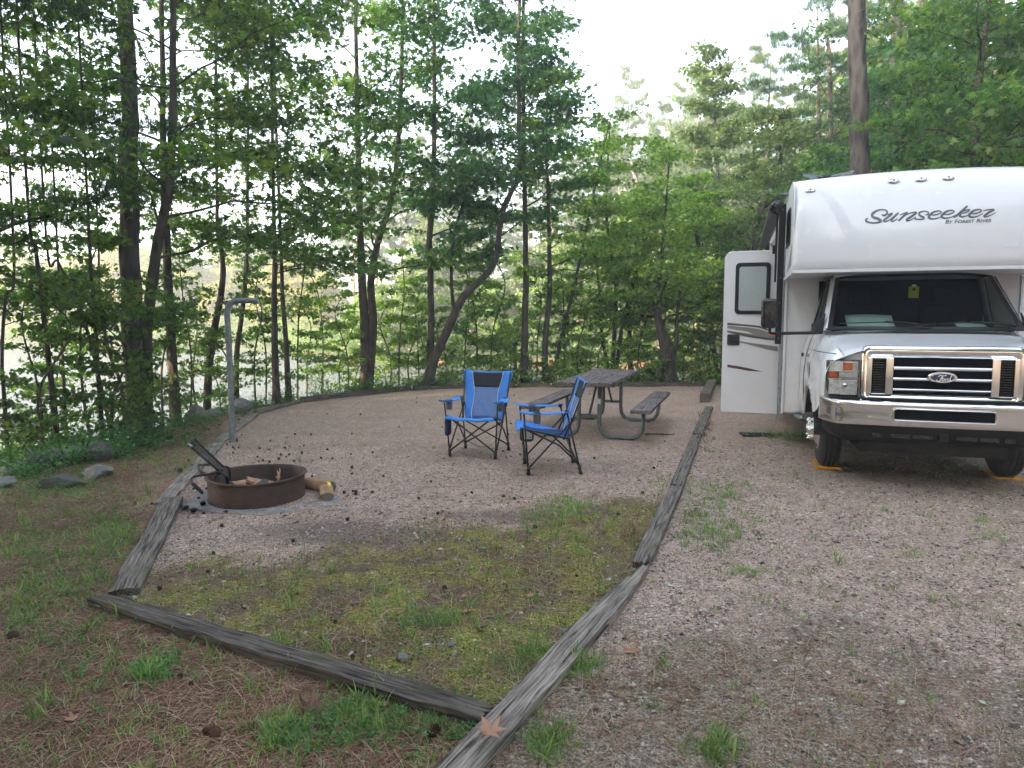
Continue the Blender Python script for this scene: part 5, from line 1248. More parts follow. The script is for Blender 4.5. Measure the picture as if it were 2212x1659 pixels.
# bigger loose stones
for i, (x, y, s, lab) in enumerate([(1218, 1515-150, .02, 'white pebble on the moss beside the long timber'), (870, 1422, .025, 'round grey stone by a pebble patch on the moss'), (1865, 1470, .018, 'bright flat pebble on the dark dirt at the right'), (1560, 1490, .015, 'pale chip of stone in the foreground dirt'), (1990, 1165, .02, 'light grey stone on the driveway'), (2110, 1140, .02, 'grey stone on the right side of the driveway'), (975, 1395, .02, 'blue grey stone in the moss'), (1830, 1335, .014, 'tan pebble on the driveway dirt')]):
    g = G(x, y); rock((g[0], g[1], 0), (s*1.3, s, s*.6), lab, 'rock', i*1.7, 1, .2, 2)
    o = [q for q in bpy.data.objects if q.get('label') == lab][0]; o.name = 'stone'; o['category'] = 'stone'; o['group'] = 'loose stones'
# ------------------------------------------------------------------ motorhome (local x = picture right, y = towards the rear, z up)
YAW = math.atan((1590-1106)/1475); rc, rs = math.cos(YAW), math.sin(YAW)
RX, RY = 2.94+rc*1.187, 7.16-rs*1.187
def rvp(px, py, yl):
    d = ray(px, py); t = (yl+RX*rs+RY*rc)/(d[0]*rs+d[1]*rc)
    X, Y, Z = d[0]*t, d[1]*t, CAMH+d[2]*t
    return ((X-RX)*rc-(Y-RY)*rs, Z)
def c1(cx, cy, yl): return rvp(1528+cx*.4278, 345.6+cy*.4278, yl)
rv = empty('motorhome', (RX, RY, 0), -YAW)
tag(rv, 'white class C motorhome with chrome grille and bumper, side door standing open', 'motorhome')
HW = 1.22
def cap_y(x, z):
    """front surface of the cab-over cap: local y for given x,z"""
    y = np.interp(z, [2.04, 2.10, 2.20, 2.4, 2.6, 2.75, 2.85, 2.93, 2.98, 3.02, 3.06], [.03, -.01, -.02, -.005, .03, .07, .115, .18, .25, .34, .50])
    ax = abs(x); 
    if ax > 1.13: y += .09*(1-math.sqrt(max(0, 1-min(1, (ax-1.13)/.09)**2)))
    y += .05*(x/1.2)**2
    return float(y)
def build_cap():
    zs = [2.045, 2.05, 2.07, 2.10, 2.15, 2.2, 2.3, 2.4, 2.5, 2.6, 2.68, 2.75, 2.80, 2.85, 2.89, 2.93, 2.96, 2.98, 3.0, 3.02, 3.04]
    xs = [-1.22, -1.218, -1.21, -1.195, -1.17, -1.13, -1.08]+[i*.12 for i in range(-8, 9)]+[1.08, 1.13, 1.17, 1.195, 1.21, 1.218, 1.22]
    V = []
    for z in zs:
        k = max(0, (z-2.75)/.29)
        for x in xs:
            y = cap_y(x, z); zz = z+k*.042*(1-(x/1.22)**2)
            V.append((x, y, zz))
    # roof extension rows to the rear
    for yy, dz in ((.7, .012), (1.16, .02)):
        for x in xs: V.append((x, yy, 3.04+dz+.042*(1-(x/1.22)**2)-(.02 if abs(x) > 1.2 else 0)))
    n = len(xs); m = len(zs)+2
    F = [(j*n+i, j*n+i+1, (j+1)*n+i+1, (j+1)*n+i) for j in range(m-1) for i in range(n-1)]
    mb = MB(); mb.add(V, F); o = mb.build('cab_over_cap', M['white'], rv, True); return o
build_cap()
# grey swooshes on the cap (thin decals that follow the surface)
def capdecal(name, mat, poly_cols, off=.0025, zadd=True):
    """poly_cols: list of (top,bottom) pairs of crop points; surface-following strip"""
    mb = MB(); V = []; 
    for a, b in poly_cols:
        for k in range(4):
            t = k/3; cx = a[0]+(b[0]-a[0])*t; cy = a[1]+(b[1]-a[1])*t
            yl = .05
            for _ in range(4):
                x, z = c1(cx, cy, yl); kk = max(0, (z-2.75)/.29); zz = z-kk*.042*(1-(x/1.22)**2); yl = cap_y(x, zz)
            V.append((x, yl-off, z))
    F = [(i*4+k, i*4+k+1, (i+1)*4+k+1, (i+1)*4+k) for i in range(len(poly_cols)-1) for k in range(3)]
    mb.add(V, F); return mb.build(name, mat, rv, True)
def lerp2(pts, n):
    P = [Vector((p[0], p[1], 0)) for p in pts]; s = smoothpath(P, n); return [(p.x, p.y) for p in s]
L1 = lerp2([(572, 130), (640, 195), (700, 275), (745, 360), (792, 445)], 4); L2 = lerp2([(550, 128), (600, 200), (650, 290), (690, 370), (715, 445)], 4)
capdecal('side_swoosh', M['grey_light'], list(zip(L1, L2)))
L1 = lerp2([(1640, 180), (1620, 250), (1600, 330), (1570, 440)], 4); L2 = lerp2([(1600, 200), (1560, 260), (1530, 340), (1500, 440)], 4)
capdecal('side_swoosh', M['grey_light'], list(zip(L1, L2)))
# lettering: strokes following the cap surface
def nib_stroke(V, F, pts, mapf, sub=5, off=.004):
    """pts: (x,y,halfwidth) in picture units; thick on diagonal like a brush"""
    P = smoothpath([(p[0], p[1], p[2]) for p in pts], sub); n = len(P)
    row = []
    for i, p in enumerate(P):
        a = P[max(0, i-1)]; b = P[min(n-1, i+1)]; d = Vector((b.x-a.x, b.y-a.y)); d = d.normalized() if d.length else Vector((1, 0))
        nr = Vector((-d.y, d.x)); w = max(1.2, p.z)
        row.append((len(V), len(V)+1))
        V.append(mapf(p.x+nr.x*w, p.y+nr.y*w, off)); V.append(mapf(p.x-nr.x*w, p.y-nr.y*w, off))
    for a, b in zip(row[:-1], row[1:]): F.append((a[0], a[1], b[1], b[0]))
SUN = [
 [(395, 210, 6), (425, 222, 12), (462, 200, 11), (462, 165, 11), (420, 147, 8), (350, 155, 11), (295, 185, 16), (272, 218, 17), (300, 248, 19), (355, 265, 19), (385, 290, 17), (360, 308, 13), (300, 317, 9), (240, 310, 11), (195, 290, 12), (205, 265, 9), (225, 258, 4)],
 [(470, 215, 4), (530, 195, 13), (480, 240, 14), (425, 282, 13), (440, 300, 8), (490, 280, 5), (545, 238, 4), (610, 188, 11), (560, 235, 14), (520, 280, 13), (540, 297, 8), (600, 262, 4)],
 [(625, 215, 3), (725, 185, 12), (675, 230, 14), (610, 292, 11)], [(620, 280, 4), (690, 225, 5), (770, 188, 7), (840, 183, 10), (790, 225, 14), (715, 275, 13), (730, 290, 8), (790, 268, 4), (830, 240, 3)],
 [(955, 218, 6), (990, 200, 9), (985, 175, 8), (930, 168, 8), (875, 190, 12), (885, 222, 14), (930, 245, 14), (925, 265, 10), (875, 272, 8), (820, 262, 9), (830, 245, 5)],
 [(1015, 215, 3), (1075, 215, 8), (1130, 200, 7), (1155, 178, 8), (1125, 163, 8), (1060, 178, 12), (1005, 222, 17), (1000, 250, 15), (1040, 265, 10), (1110, 255, 6), (1180, 222, 3)],
 [(1180, 210, 3), (1240, 208, 8), (1295, 192, 7), (1320, 170, 8), (1290, 156, 8), (1225, 170, 12), (1170, 213, 17), (1165, 242, 15), (1205, 256, 10), (1275, 246, 6), (1345, 214, 3)],
 [(1490, 100, 12), (1430, 155, 15), (1365, 212, 15), (1312, 250, 9)], [(1375, 205, 4), (1440, 165, 6), (1515, 145, 8), (1480, 180, 7), (1420, 195, 6)], [(1410, 195, 8), (1395, 225, 14), (1425, 240, 9), (1490, 222, 4), (1530, 198, 3)],
 [(1525, 200, 3), (1590, 198, 8), (1645, 180, 7), (1668, 158, 8), (1640, 144, 8), (1575, 158, 12), (1520, 202, 17), (1515, 230, 15), (1555, 243, 10), (1620, 232, 6), (1690, 195, 3)],
 [(1690, 165, 3), (1740, 150, 7), (1830, 146, 9), (1770, 180, 14), (1705, 228, 13), (1720, 240, 8), (1780, 222, 5), (1848, 188, 2)]]
def sunmap(x, y, off):
    px, py = (2020+x/5.369)*.9095, (470+y/5.369)*.9095; yl = .03
    for _ in range(3):
        X, Z = rvp(px, py, yl); yl = cap_y(X, Z)
    return (X, yl-off, Z)
V, F = [], []
for s in SUN: nib_stroke(V, F, [(a+2, b+3, c*.9+1) for a, b, c in s], sunmap, 5, .003)
mb = MB(); mb.add(V, F); mb.build('lettering_shadow', M['logo_edge'], rv, fix=True)
V, F = [], []
for s in SUN: nib_stroke(V, F, [(a, b, c*.82) for a, b, c in s], sunmap, 5, .0045)
mb = MB(); mb.add(V, F); mb.build('lettering', M['logo'], rv, fix=True)
def text_obj(name, txt, mat, parent, x0, z0, x1, h, yfun, shear=.25, sizes=None, off=.004):
    """small text laid on a surface; mesh made from the built-in font"""
    cu = bpy.data.curves.new(name, 'FONT'); cu.body = txt; cu.size = 1; cu.shear = shear; cu.offset = .012; cu.small_caps_scale = .8
    if sizes:
        for i, ch in enumerate(txt): cu.body_format[i].use_small_caps = sizes[i]
    to = bpy.data.objects.new(name, cu); COL.objects.link(to); dg = bpy.context.evaluated_depsgraph_get()
    me = bpy.data.meshes.new_from_object(to.evaluated_get(dg)); bpy.data.objects.remove(to)
    xs = [v.co.x for v in me.vertices]; ys = [v.co.y for v in me.vertices]; a, b = min(xs), max(xs); hh = max(ys)
    for v in me.vertices:
        X = x0+(v.co.x-a)/(b-a)*(x1-x0); Z = z0+v.co.y/hh*h; v.co = (X, yfun(X, Z)-off, Z)
    return link(name, me, mat, parent)
bx0, bz0 = c1(1200, 316, .02); bx1, bz1 = c1(1434, 304, .02)
text_obj('small_lettering', 'By Forest River', M['logo_edge'], rv, bx0, (bz0+bz1)/2-.014, bx1, .036, cap_y, .22, [False if ch.isupper() or ch == ' ' else True for ch in 'By Forest River'])
# marker lights
for x in (-1.06, -.29, -.05, .187, .98):
    z0 = {-1.06: 2.888}.get(x, 2.935 if abs(x) < .5 else 2.895)
    zs_ = z0-.02*(1-x*x); y = cap_y(x, z0-.045*(1-(x/1.22)**2)*.6)
    Mx = Matrix.Translation((x, y-.006, z0)) @ Matrix.Rotation(math.radians(54), 4, 'X')
    b = MB(); b.lathe([(.001, .018), (.03, .016), (.048, .006), (.052, 0)], 20, Mx @ Matrix.Diagonal((1.05, .55, 1, 1)).to_4x4()); o = b.build('marker_lamp', M['lens'], rv, True)
    b = MB(); b.lathe([(.001, .025), (.009, .023), (.012, .012)], 14, Mx); b.build('amber_lens', M['amber'], o, True)
# overcab side walls, underside, body
def shell():
    b = MB()
    prof = [(.10, 2.05), (1.16, 2.02), (1.16, 3.05), (.45, 3.04), (.30, 3.0), (.2, 2.93), (.13, 2.8), (.10, 2.6)]
    for s in (-1, 1):
        b.prism([(s*1.205, y, z) for y, z in prof], (s*.012, 0, 0))
    build_lr(b, 'cab_over_side', M['white_matte'], rv, False, bevel=.004)
    u = MB(); u.box(-1.20, 1.20, .05, 1.17, 2.035, 2.05); u.build('cab_over_underside', M['white_matte'], rv)
    t = MB()
    for s in (-1, 1): t.box(s*1.222-.008, s*1.222+.008, .14, 1.2, 2.018, 2.045)
    t.box(-1.215, 1.215, .012, .03, 2.03, 2.062)
    t.build('trim_strip', M['white_matte'], rv, False, bevel=.002)
    c = MB(); c.box(-1.2, 1.2, 1.16, 7.9, .41, 3.02); c.build('coach_body', M['white_matte'], rv, False, bevel=.03, seg=3)
    r_ = MB(); r_.grid(lambda a, v: ((a*2-1)*1.21, 1.15+v*6.8, 3.03+.042*(1-(a*2-1)**2)+.02), 12, 6); r_.build('roof', M['white_matte'], rv, True)
    s_ = MB(); s_.box(1.2, 1.75, 1.9, 5.2, .75, 2.75); s_.build('slide_out', M['white_matte'], rv, False, bevel=.02)
    e = MB(); 
    for s in (-1, 1): e.box(s*1.196-.012, s*1.196+.012, 1.142, 1.172, .41, 2.02)
    e.box(-1.19, 1.19, 1.150, 1.158, .408, .43)
    build_lr(e, 'corner_trim', M['white_matte'], rv, False, bevel=.003)
shell()
# side window of the cab-over
w = MB(); w.prism([(-1.219, y, z) for y, z in rrect(.42, .98, 2.36, 2.78, .1)], (-.012, 0, 0)); w.build('cab_over_window_frame', M['gloss_black'], rv)
w = MB(); w.prism([(-1.232, y, z) for y, z in rrect(.46, .94, 2.40, 2.74, .08)], (-.003, 0, 0)); w.build('cab_over_window', M['glass'], rv)
w = MB(); w.prism([(-1.2185, .2, 2.12), (-1.2185, .2, 2.35), (-1.2185, .7, 2.12), (-1.2185, 1.1, 2.08)], (-.001, 0, 0)); w.build('side_stripe', M['grey'], rv)
# ------------- cab body loft
HALF = {
 -.74: [(0, 1.285), (.25, 1.285), (.45, 1.28), (.62, 1.265), (.72, 1.235), (.80, 1.20), (.86, 1.17), (.90, 1.13), (.93, 1.05), (.94, .95), (.94, .86), (.94, .80)],
 -.66: [(0, 1.312), (.25, 1.312), (.45, 1.308), (.64, 1.29), (.76, 1.255), (.83, 1.215), (.89, 1.17), (.935, 1.11), (.96, 1.02), (.97, .92), (.965, .84), (.96, .78)],
 -.45: [(0, 1.35), (.25, 1.35), (.47, 1.345), (.66, 1.33), (.79, 1.30), (.86, 1.25), (.925, 1.19), (.965, 1.11), (.985, 1.01), (.99, .9), (.985, .78), (.98, .66)],
 -.2: [(0, 1.395), (.25, 1.395), (.48, 1.39), (.68, 1.375), (.81, 1.345), (.885, 1.285), (.945, 1.20), (.98, 1.11), (.995, 1.01), (1.0, .9), (.995, .75), (.985, .6)],
 .02: [(0, 1.44), (.25, 1.44), (.5, 1.432), (.7, 1.42), (.835, 1.395), (.905, 1.33), (.955, 1.23), (.985, 1.12), (1.0, 1.0), (1.0, .88), (.995, .72), (.985, .5)],
 .30: [(.845, 1.452), (.85, 1.45), (.855, 1.448), (.862, 1.445), (.875, 1.43), (.925, 1.34), (.965, 1.24), (.99, 1.12), (1.0, 1.0), (1.005, .88), (1.0, .72), (.99, .46)],
 .7: [(.872, 1.475), (.876, 1.473), (.88, 1.47), (.886, 1.465), (.90, 1.44), (.94, 1.34), (.972, 1.24), (.995, 1.12), (1.005, 1.0), (1.01, .88), (1.005, .72), (.99, .45)],
 1.15: [(.872, 1.50), (.876, 1.498), (.88, 1.49), (.886, 1.48), (.905, 1.45), (.94, 1.35), (.975, 1.24), (.997, 1.12), (1.007, 1.0), (1.012, .88), (1.007, .72), (.99, .45)]}
AX, AR = .12, .47
def half_at(y):
    ks = sorted(HALF); return [(float(np.interp(y, ks, [HALF[k][i][0] for k in ks])), float(np.interp(y, ks, [HALF[k][i][1] for k in ks]))) for i in range(12)]
def build_cab():
    ys = [-.74, -.72, -.69]+[round(-.66+.04*i, 3) for i in range(46)]; ys = [y for y in ys if y <= 1.15]+[1.15]
    mb = MB()
    for s in (-1, 1):
        V = []
        for y in ys:
            h = half_at(y)
            zc = .42
            if abs(y-AX) < AR: zc = .40+math.sqrt(AR*AR-(y-AX)**2)*.96
            pts = smoothpath([(x, z, 0) for x, z in h], 3)
            row = []
            for p in pts:
                x, z = p.x, p.y
                if abs(y-AX) < AR+.06: x += .018*math.exp(-((z-zc)/.07)**2) if z < 1.0 else 0
                row.append((s*x, y+max(0, x-.80)*.55*min(1, max(0, (-.50-y)/.24)), max(z, zc) if z < 1.05 else z))
            n = len(row); V += row
        mb.add(V, [(j*n+i, j*n+i+1, (j+1)*n+i+1, (j+1)*n+i) for j in range(len(ys)-1) for i in range(n-1)])
    me = bpy.data.meshes.new('cab_shell'); me.from_pydata(mb.v, [], mb.f); bm = bmesh.new(); bm.from_mesh(me)
    bmesh.ops.remove_doubles(bm, verts=bm.verts, dist=.0005); bmesh.ops.recalc_face_normals(bm, faces=bm.faces); bm.to_mesh(me); bm.free()
    link('cab_shell', me, M['paint'], rv, True)
    # front lower fill, under chassis (dark)
    b = MB(); b.box(-.88, .88, -.55, 1.1, .46, .9); b.box(-.5, .5, -.2, 6.8, .34, .5); b.box(-.86, .86, .75, 7.4, .27, .44); b.box(-.6, .6, -.6, .8, .30, .5)  # lower boxes added to deepen the shade under the motorhome
    b.build('chassis_shade_boxes', M['black'], rv)
    f = MB()
    for s in (-1, 1):
        V = []
        for k in range(15):
            a = PI*k/14; V += [(s*.60, AX+AR*1.0*math.cos(a), .40+AR*.96*math.sin(a)), (s*.985, AX+AR*1.0*math.cos(a), .40+AR*.96*math.sin(a))]
        f.add(V, [(2*k, 2*k+1, 2*k+3, 2*k+2) for k in range(14)])
        f.add([(s*.60, AX+AR*math.cos(PI*k/14), .40+AR*.96*math.sin(PI*k/14)) for k in range(15)], [tuple(range(15))])
    build_lr(f, 'wheel_well', M['rubber'], rv)
    h = half_at(-.74); pf = MB(); 
    for s in (-1, 1):
        pf = MB(); pf.prism([(s*.60, -.715, .80)]+[(s*x, -.715+max(0, x-.80)*.55, z-.008) for x, z in h if x > .6][::-1]+[(s*.60, -.715, 1.262)], (0, .02, 0)); pf.build('front_panel', M['paint'], rv)
    pf = MB(); pf.prism([(-.6, -.722, 1.24), (.6, -.722, 1.24), (.6, -.722, 1.26), (.3, -.722, 1.278), (-.3, -.722, 1.278), (-.6, -.722, 1.26)], (0, .02, 0)); pf.build('front_panel', M['paint'], rv)
    # flap behind the wheel
    mf = MB(); mf.box(-.99, -.90, .575, .60, .42, .78); mf.build('splash_flap', M['grey'], rv, bevel=.004)
    # door gap and hood gap lines, thin dark grooves
    g = MB()
    def side_line(pts): g.tube([(-(x+.004), y, z) for x, y, z in pts], .0035, 4); g.tube([((x+.004), y, z) for x, y, z in pts], .0035, 4)
    def sidex(y, z):
        h = half_at(y); zz = [q[1] for q in h][::-1]; xx = [q[0] for q in h][::-1]; return float(np.interp(z, zz, xx))
    side_line([(sidex(.66, z), .66, z) for z in (1.44, 1.3, 1.2, 1.1, 1.0, .85, .7, .55, .48)])
    side_line([(sidex(y, 1.205+.06*(y > -.1)*0), y, 1.20) for y in (-.6, -.45, -.3, -.1, .1, .3, .5)][:0] or [(sidex(y, 1.225), y, 1.225) for y in (-.6, -.45, -.3, -.15, 0, .2, .4, .66)])
    # hood edge line
    hl = [(.79, -.70), (.80, -.6), (.815, -.45), (.83, -.3), (.838, -.15), (.842, 0)]
    for s in (-1, 1):
        def hz(x, y):
            h = half_at(y); return float(np.interp(x, [q[0] for q in h][:9], [q[1] for q in h][:9]))
        g.tube([(s*x, y, hz(x, y)+.001) for x, y in hl], .004, 4)
    g.build('panel_gap', M['black'], rv)
    r_ = MB(); r_.grid(lambda u, v: ((u*2-1)*.80, .57+v*.6, 2.005+.045*(1-(u*2-1)**4)+(.0 if v > 0 else -.02)), 14, 4); r_.build('cab_roof', M['paint'], rv, True)
    # pillars
    def strip(name, a0, a1, b0, b1, mat, th=.02):
        m_ = MB()
        for s in (-1, 1):
            q = [(s*p[0], p[1], p[2]) for p in (a0, a1, b1, b0)]; m_.prism(q, (-s*th, .0, 0))
        return build_lr(m_, name, mat, rv, True, bevel=.006)
    strip('windscreen_pillar', (.872, -.0, 1.435), (.905, .10, 1.44), (.742, .60, 2.01), (.785, .66, 2.0), M['paint'], .03)
    strip('door_frame', (.90, .98, 1.46), (.905, 1.15, 1.46), (.78, .98, 2.0), (.785, 1.15, 2.0), M['paint'], .03)
    m_ = MB(); m_.grid(lambda u, v: ((u*2-1)*.75, .575+.02*v-.02*(1-(u*2-1)**2), 1.995+.028*(1-(u*2-1)**4)+v*.04), 14, 2); m_.build('windscreen_header', M['paint'], rv, True)
    sg = MB()
    for s in (-1, 1): sg.add([(s*.895, .10, 1.45), (s*.897, .98, 1.465), (s*.783, .98, 1.99), (s*.778, .63, 1.985)], [(0, 1, 2, 3)])
    build_lr(sg, 'side_window', M['side_glass'], rv)
    fr = MB()
    for s in (-1, 1): fr.tube([(s*.90, .12, 1.455), (s*.90, .97, 1.47), (s*.787, .97, 1.99), (s*.782, .64, 1.985), (s*.90, .12, 1.455)], .010, 5)
    build_lr(fr, 'window_seal', M['rubber'], rv)
    # windscreen glass curved, with dark border
    def ws(u, v, off=0.0):
        x = (u*2-1); hw = .862+(.735-.862)*v; y = .0+.585*v-.075*(1-x*x)*(1-.5*v); z = 1.452+.553*v+.03*(1-x**4)*v
        return (x*hw, y-off, z+off*.7)
    g = MB(); g.grid(lambda u, v: ws(u, v), 24, 10); g.build('windscreen', M['glass'], rv, True)
    bd = MB()
    def band(u0, u1, v0, v1, nu, nv): bd.grid(lambda u, v: ws(u0+(u1-u0)*u, v0+(v1-v0)*v, .003), nu, nv)
    band(0, .028, 0, 1, 1, 10); band(.972, 1, 0, 1, 1, 10); band(.028, .972, .95, 1, 20, 1); band(.028, .972, 0, .045, 20, 1)
    bd.build('windscreen_border', M['gloss_black'], rv, True)
    cw = MB(); cw.grid(lambda u, v: ((u*2-1)*.88, -.10-.065*(1-(u*2-1)**2)*.9+.02+v*.11, 1.437+.018*v+.004), 20, 2); cw.build('cowl', M['black'], rv, True)
    # wipers
    wp = MB()
    wp.tube([ws(.535, .035, .02), ws(.42, .075, .03), ws(.30, .10, .03)], [.010, .008, .006], 6); wp.tube([ws(.06, .08, .018), ws(.30, .095, .022), ws(.43, .07, .018)], .006, 5)
    wp.tube([ws(.955, .035, .02), ws(.84, .075, .03), ws(.74, .095, .03)], [.010, .008, .006], 6); wp.tube([ws(.50, .065, .018), ws(.72, .09, .022), ws(.86, .07, .018)], .006, 5)
    wp.build('wiper', M['gloss_black'], rv, True)
    # interior
    it = MB(); it.box(-.80, .80, .12, .62, 1.20, 1.455); it.box(-.84, .84, 1.135, 1.15, .9, 2.0); it.build('dashboard', M['interior'], rv, bevel=.03)  # dash block plus a dark sheet standing in for the shaded cab behind
    for s in (-1, 1):
        st = MB(); st.box(s*.42-.24, s*.42+.24, .98, 1.12, 1.1, 1.72); st.box(s*.42-.12, s*.42+.12, 1.0, 1.09, 1.72, 1.9); st.build('seat', M['interior'], rv, bevel=.04, seg=3)
    sw = MB(); sw.lathe([(.17+.012*math.cos(a), .012*math.sin(a)) for a in [2*PI*k/8 for k in range(8)]], 28, Matrix.Translation((.42, .60, 1.47)) @ Matrix.Rotation(math.radians(-65), 4, 'X'), close=True); sw.build('steering_wheel', M['interior'], rv, True)
build_cab()
def crect(x0, y0, x1, y1, yl):
    a = c1(x0, y0, yl); b = c1(x1, y1, yl); return (min(a[0], b[0]), max(a[0], b[0]), min(a[1], b[1]), max(a[1], b[1]))
# ------------- grille
def grille():
    GY = -.75
    root = rv
    # back plate dark
    b = MB(); b.box(-.62, .62, GY+.03, GY+.045, .82, 1.27); b.build('grille_backing', M['interior'], rv)
    ch = MB()
    # surround: outer rounded outline minus inner rectangle, with a swept profile
    outer = rrect(-.648, .648, .80, 1.312, .07, 6); inner = rrect(-.56, .56, .868, 1.205, .02, 6)
    n = len(outer)
    rings = [([(x*1.0, z) for x, z in outer], GY+.05), (outer, GY+.01), ([(x*.985, z if z < 1 else z-.008) for x, z in outer], GY-.008)]
    top = [(x*.97, (z-1.05)*.95+1.05) for x, z in outer]
    rings += [(top, GY-.014), (inner, GY-.006), ([(x*.99, (z-1.04)*.985+1.04) for x, z in inner], GY+.03)]
    V = [(x, y+.03*(x/.65)**2, z) for r_, y in rings for x, z in r_]
    F = [(j*n+i, j*n+(i+1) % n, (j+1)*n+(i+1) % n, (j+1)*n+i) for j in range(len(rings)-1) for i in range(n)]
    ch.add(V, F); o = ch.build('grille_surround', M['chrome'], rv, True)
    # uprights between centre and side vents
    u = MB()
    for s in (-1, 1):
        u.box(s*.415-.032, s*.415+.032, GY-.012, GY+.03, .866, 1.206); u.box(s*.575-.02, s*.575+.02, GY-.0, GY+.03, .866, 1.206)
    build_lr(u, 'grille_upright', M['chrome'], rv, False, bevel=.006)
    for z0, z1 in ((1.092, 1.128), (.998, 1.030), (.905, .93)):
        b = MB()
        def prof(u_, v, z0=z0, z1=z1):
            a = v*PI; return (-.384+u_*.768, GY-.004-.02*math.sin(a)+.004, z0+(z1-z0)*(.5-.5*math.cos(a)))
        b.grid(prof, 14, 8); b.build('grille_bar', M['chrome'], rv, True)
    sv = MB()
    for s in (-1, 1):
        for k in range(14): sv.box(s*.50-.044, s*.50+.044, GY+.008, GY+.028, .885+k*.0225, .893+k*.0225)
    build_lr(sv, 'vent_slats', M['gloss_black'], rv)
    for s in (-1, 1):
        for z0, z1 in ((.866, .876), (1.196, 1.205)):
            lp = MB(); lp.box(s*.50-.058, s*.50+.058, GY-.012, GY+.02, z0, z1); lp.build('vent_lip', M['chrome'], rv, False, bevel=.003)
    # emblem
    Mx = Matrix.Translation((.002, GY-.024, 1.036)) @ Matrix.Rotation(PI/2, 4, 'X')
    def el(name, a, bb, z0, z1, mat, parent, rim=None):
        m_ = MB(); m_.lathe([(1.0, 0), (1.0, z0), (.93, z1), (.001, z1)], 40, Mx @ Matrix.Diagonal((a, bb, 1, 1))); return m_.build(name, mat, parent, True)
    e = el('badge', .116, .050, .006, .012, M['chrome'], rv); e.modifiers.new('x', 'EDGE_SPLIT').split_angle = .6
    e2 = el('badge_field', .095, .036, .013, .0145, M['navy_badge'], e); e3 = None
    ring = MB(); ring.tube([(.002+.090*math.cos(t), GY-.0395, 1.036+.0325*math.sin(t)) for t in [2*PI*k/40 for k in range(41)]], .0014, 5, cap=False); ring.build('badge_ring', M['chrome'], e, True)
    V, F = [], []
    def bm_(x, y, off):
        px, py = (1820+x/3.614)*.9095, (840+y/3.614)*.9095; X, Z = rvp(px, py, GY-.04); return (X, GY-.0398-off, Z)
    for s in ([(1478, 200, 2.5), (1492, 187, 3.5), (1515, 191, 3.5), (1550, 186, 3)], [(1516, 192, 4), (1506, 208, 5), (1497, 226, 5), (1480, 237, 4), (1462, 230, 4), (1466, 220, 3)], [(1492, 211, 2.5), (1522, 209, 3)],
              [(1521, 214, 3), (1510, 224, 4), (1516, 233, 3), (1530, 226, 3.5), (1529, 215, 3), (1520, 214, 2)], [(1541, 215, 3), (1538, 232, 4), (1546, 220, 2.5), (1556, 214, 3.5)],
              [(1574, 216, 3), (1561, 219, 3.5), (1558, 230, 3.5), (1570, 231, 3), (1577, 220, 3)], [(1592, 188, 3.5), (1582, 210, 4), (1577, 230, 4), (1586, 232, 2)]):
        nib_stroke(V, F, s, bm_, 4, .001)
    m_ = MB(); m_.add(V, F); m_.build('badge_lettering', M['piping'], e)
grille()
def headlamp(s):
    GY = -.735
    o = MB(); pts = [(.655, .835), (.90, .825), (.925, .90), (.93, 1.10), (.925, 1.165), (.80, 1.172), (.655, 1.178)]
    V = [(s*x, GY+.06+(.10 if x > .8 else 0), z) for x, z in pts]
    b = MB(); b.prism([(s*x, GY+.005+max(0, x-.80)*.55, z) for x, z in pts], (0, .06, 0)); root = b.build('headlamp', M['gloss_black'], rv, False, bevel=.004)
    def panel(name, x0, x1, z0, z1, mat, dy, ribs=0, horiz=False):
        m_ = MB(); n = max(2, ribs)
        def f(u, v):
            x = x0+(x1-x0)*u; z = z0+(z1-z0)*v; w = .004*math.sin(u*n*PI)**2*(ribs > 0)+.003*math.sin(v*7*PI)**2*(ribs > 0)
            return (s*x, GY+.003+max(0, x-.80)*.55-dy-w, z)
        m_.grid(f, n*4 if ribs else 8, 14); return m_.build(name, mat, root, True)
    panel('upper_reflector', .672, .905, 1.075, 1.160, M['lens'], .001, 12)
    panel('turn_signal', .715, .80, 1.082, 1.150, M['amber'], .006, 8)
    panel('side_marker', .835, .905, 1.01, 1.062, M['red_lens'], .006)
    panel('middle_reflector', .672, .825, 1.012, 1.062, M['lens'], .002, 12)
    p = panel('low_beam', .672, .905, .850, .992, M['lens'], .002, 16)
    m_ = MB(); m_.lathe([(.018, -.004), (.02, .012), (.001, .018)], 16, Matrix.Translation((s*.775, GY-.004, .945)) @ Matrix.Rotation(PI/2, 4, 'X')); m_.build('bulb', M['chrome'], root, True)
    c = MB(); c.add([(s*x, GY-.016+max(0, x-.80)*.55+.012*(x > .9), z) for x, z in pts], [tuple(range(len(pts)))]); 
    c = MB(); c.grid(lambda u, v: (s*(.655+.272*u), GY-.014+max(0, .655+.272*u-.80)*.55, .83+.342*v), 10, 2); c.build('lens_cover', M['lampglass'], root, True)
    d = MB()
    for z in (.998, 1.068): d.box(min(s*.66, s*.92), max(s*.66, s*.92), GY-.006, GY+.02, z, z+.008)
    d.build('divider', M['chrome'], root)
for s in (-1, 1): headlamp(s)
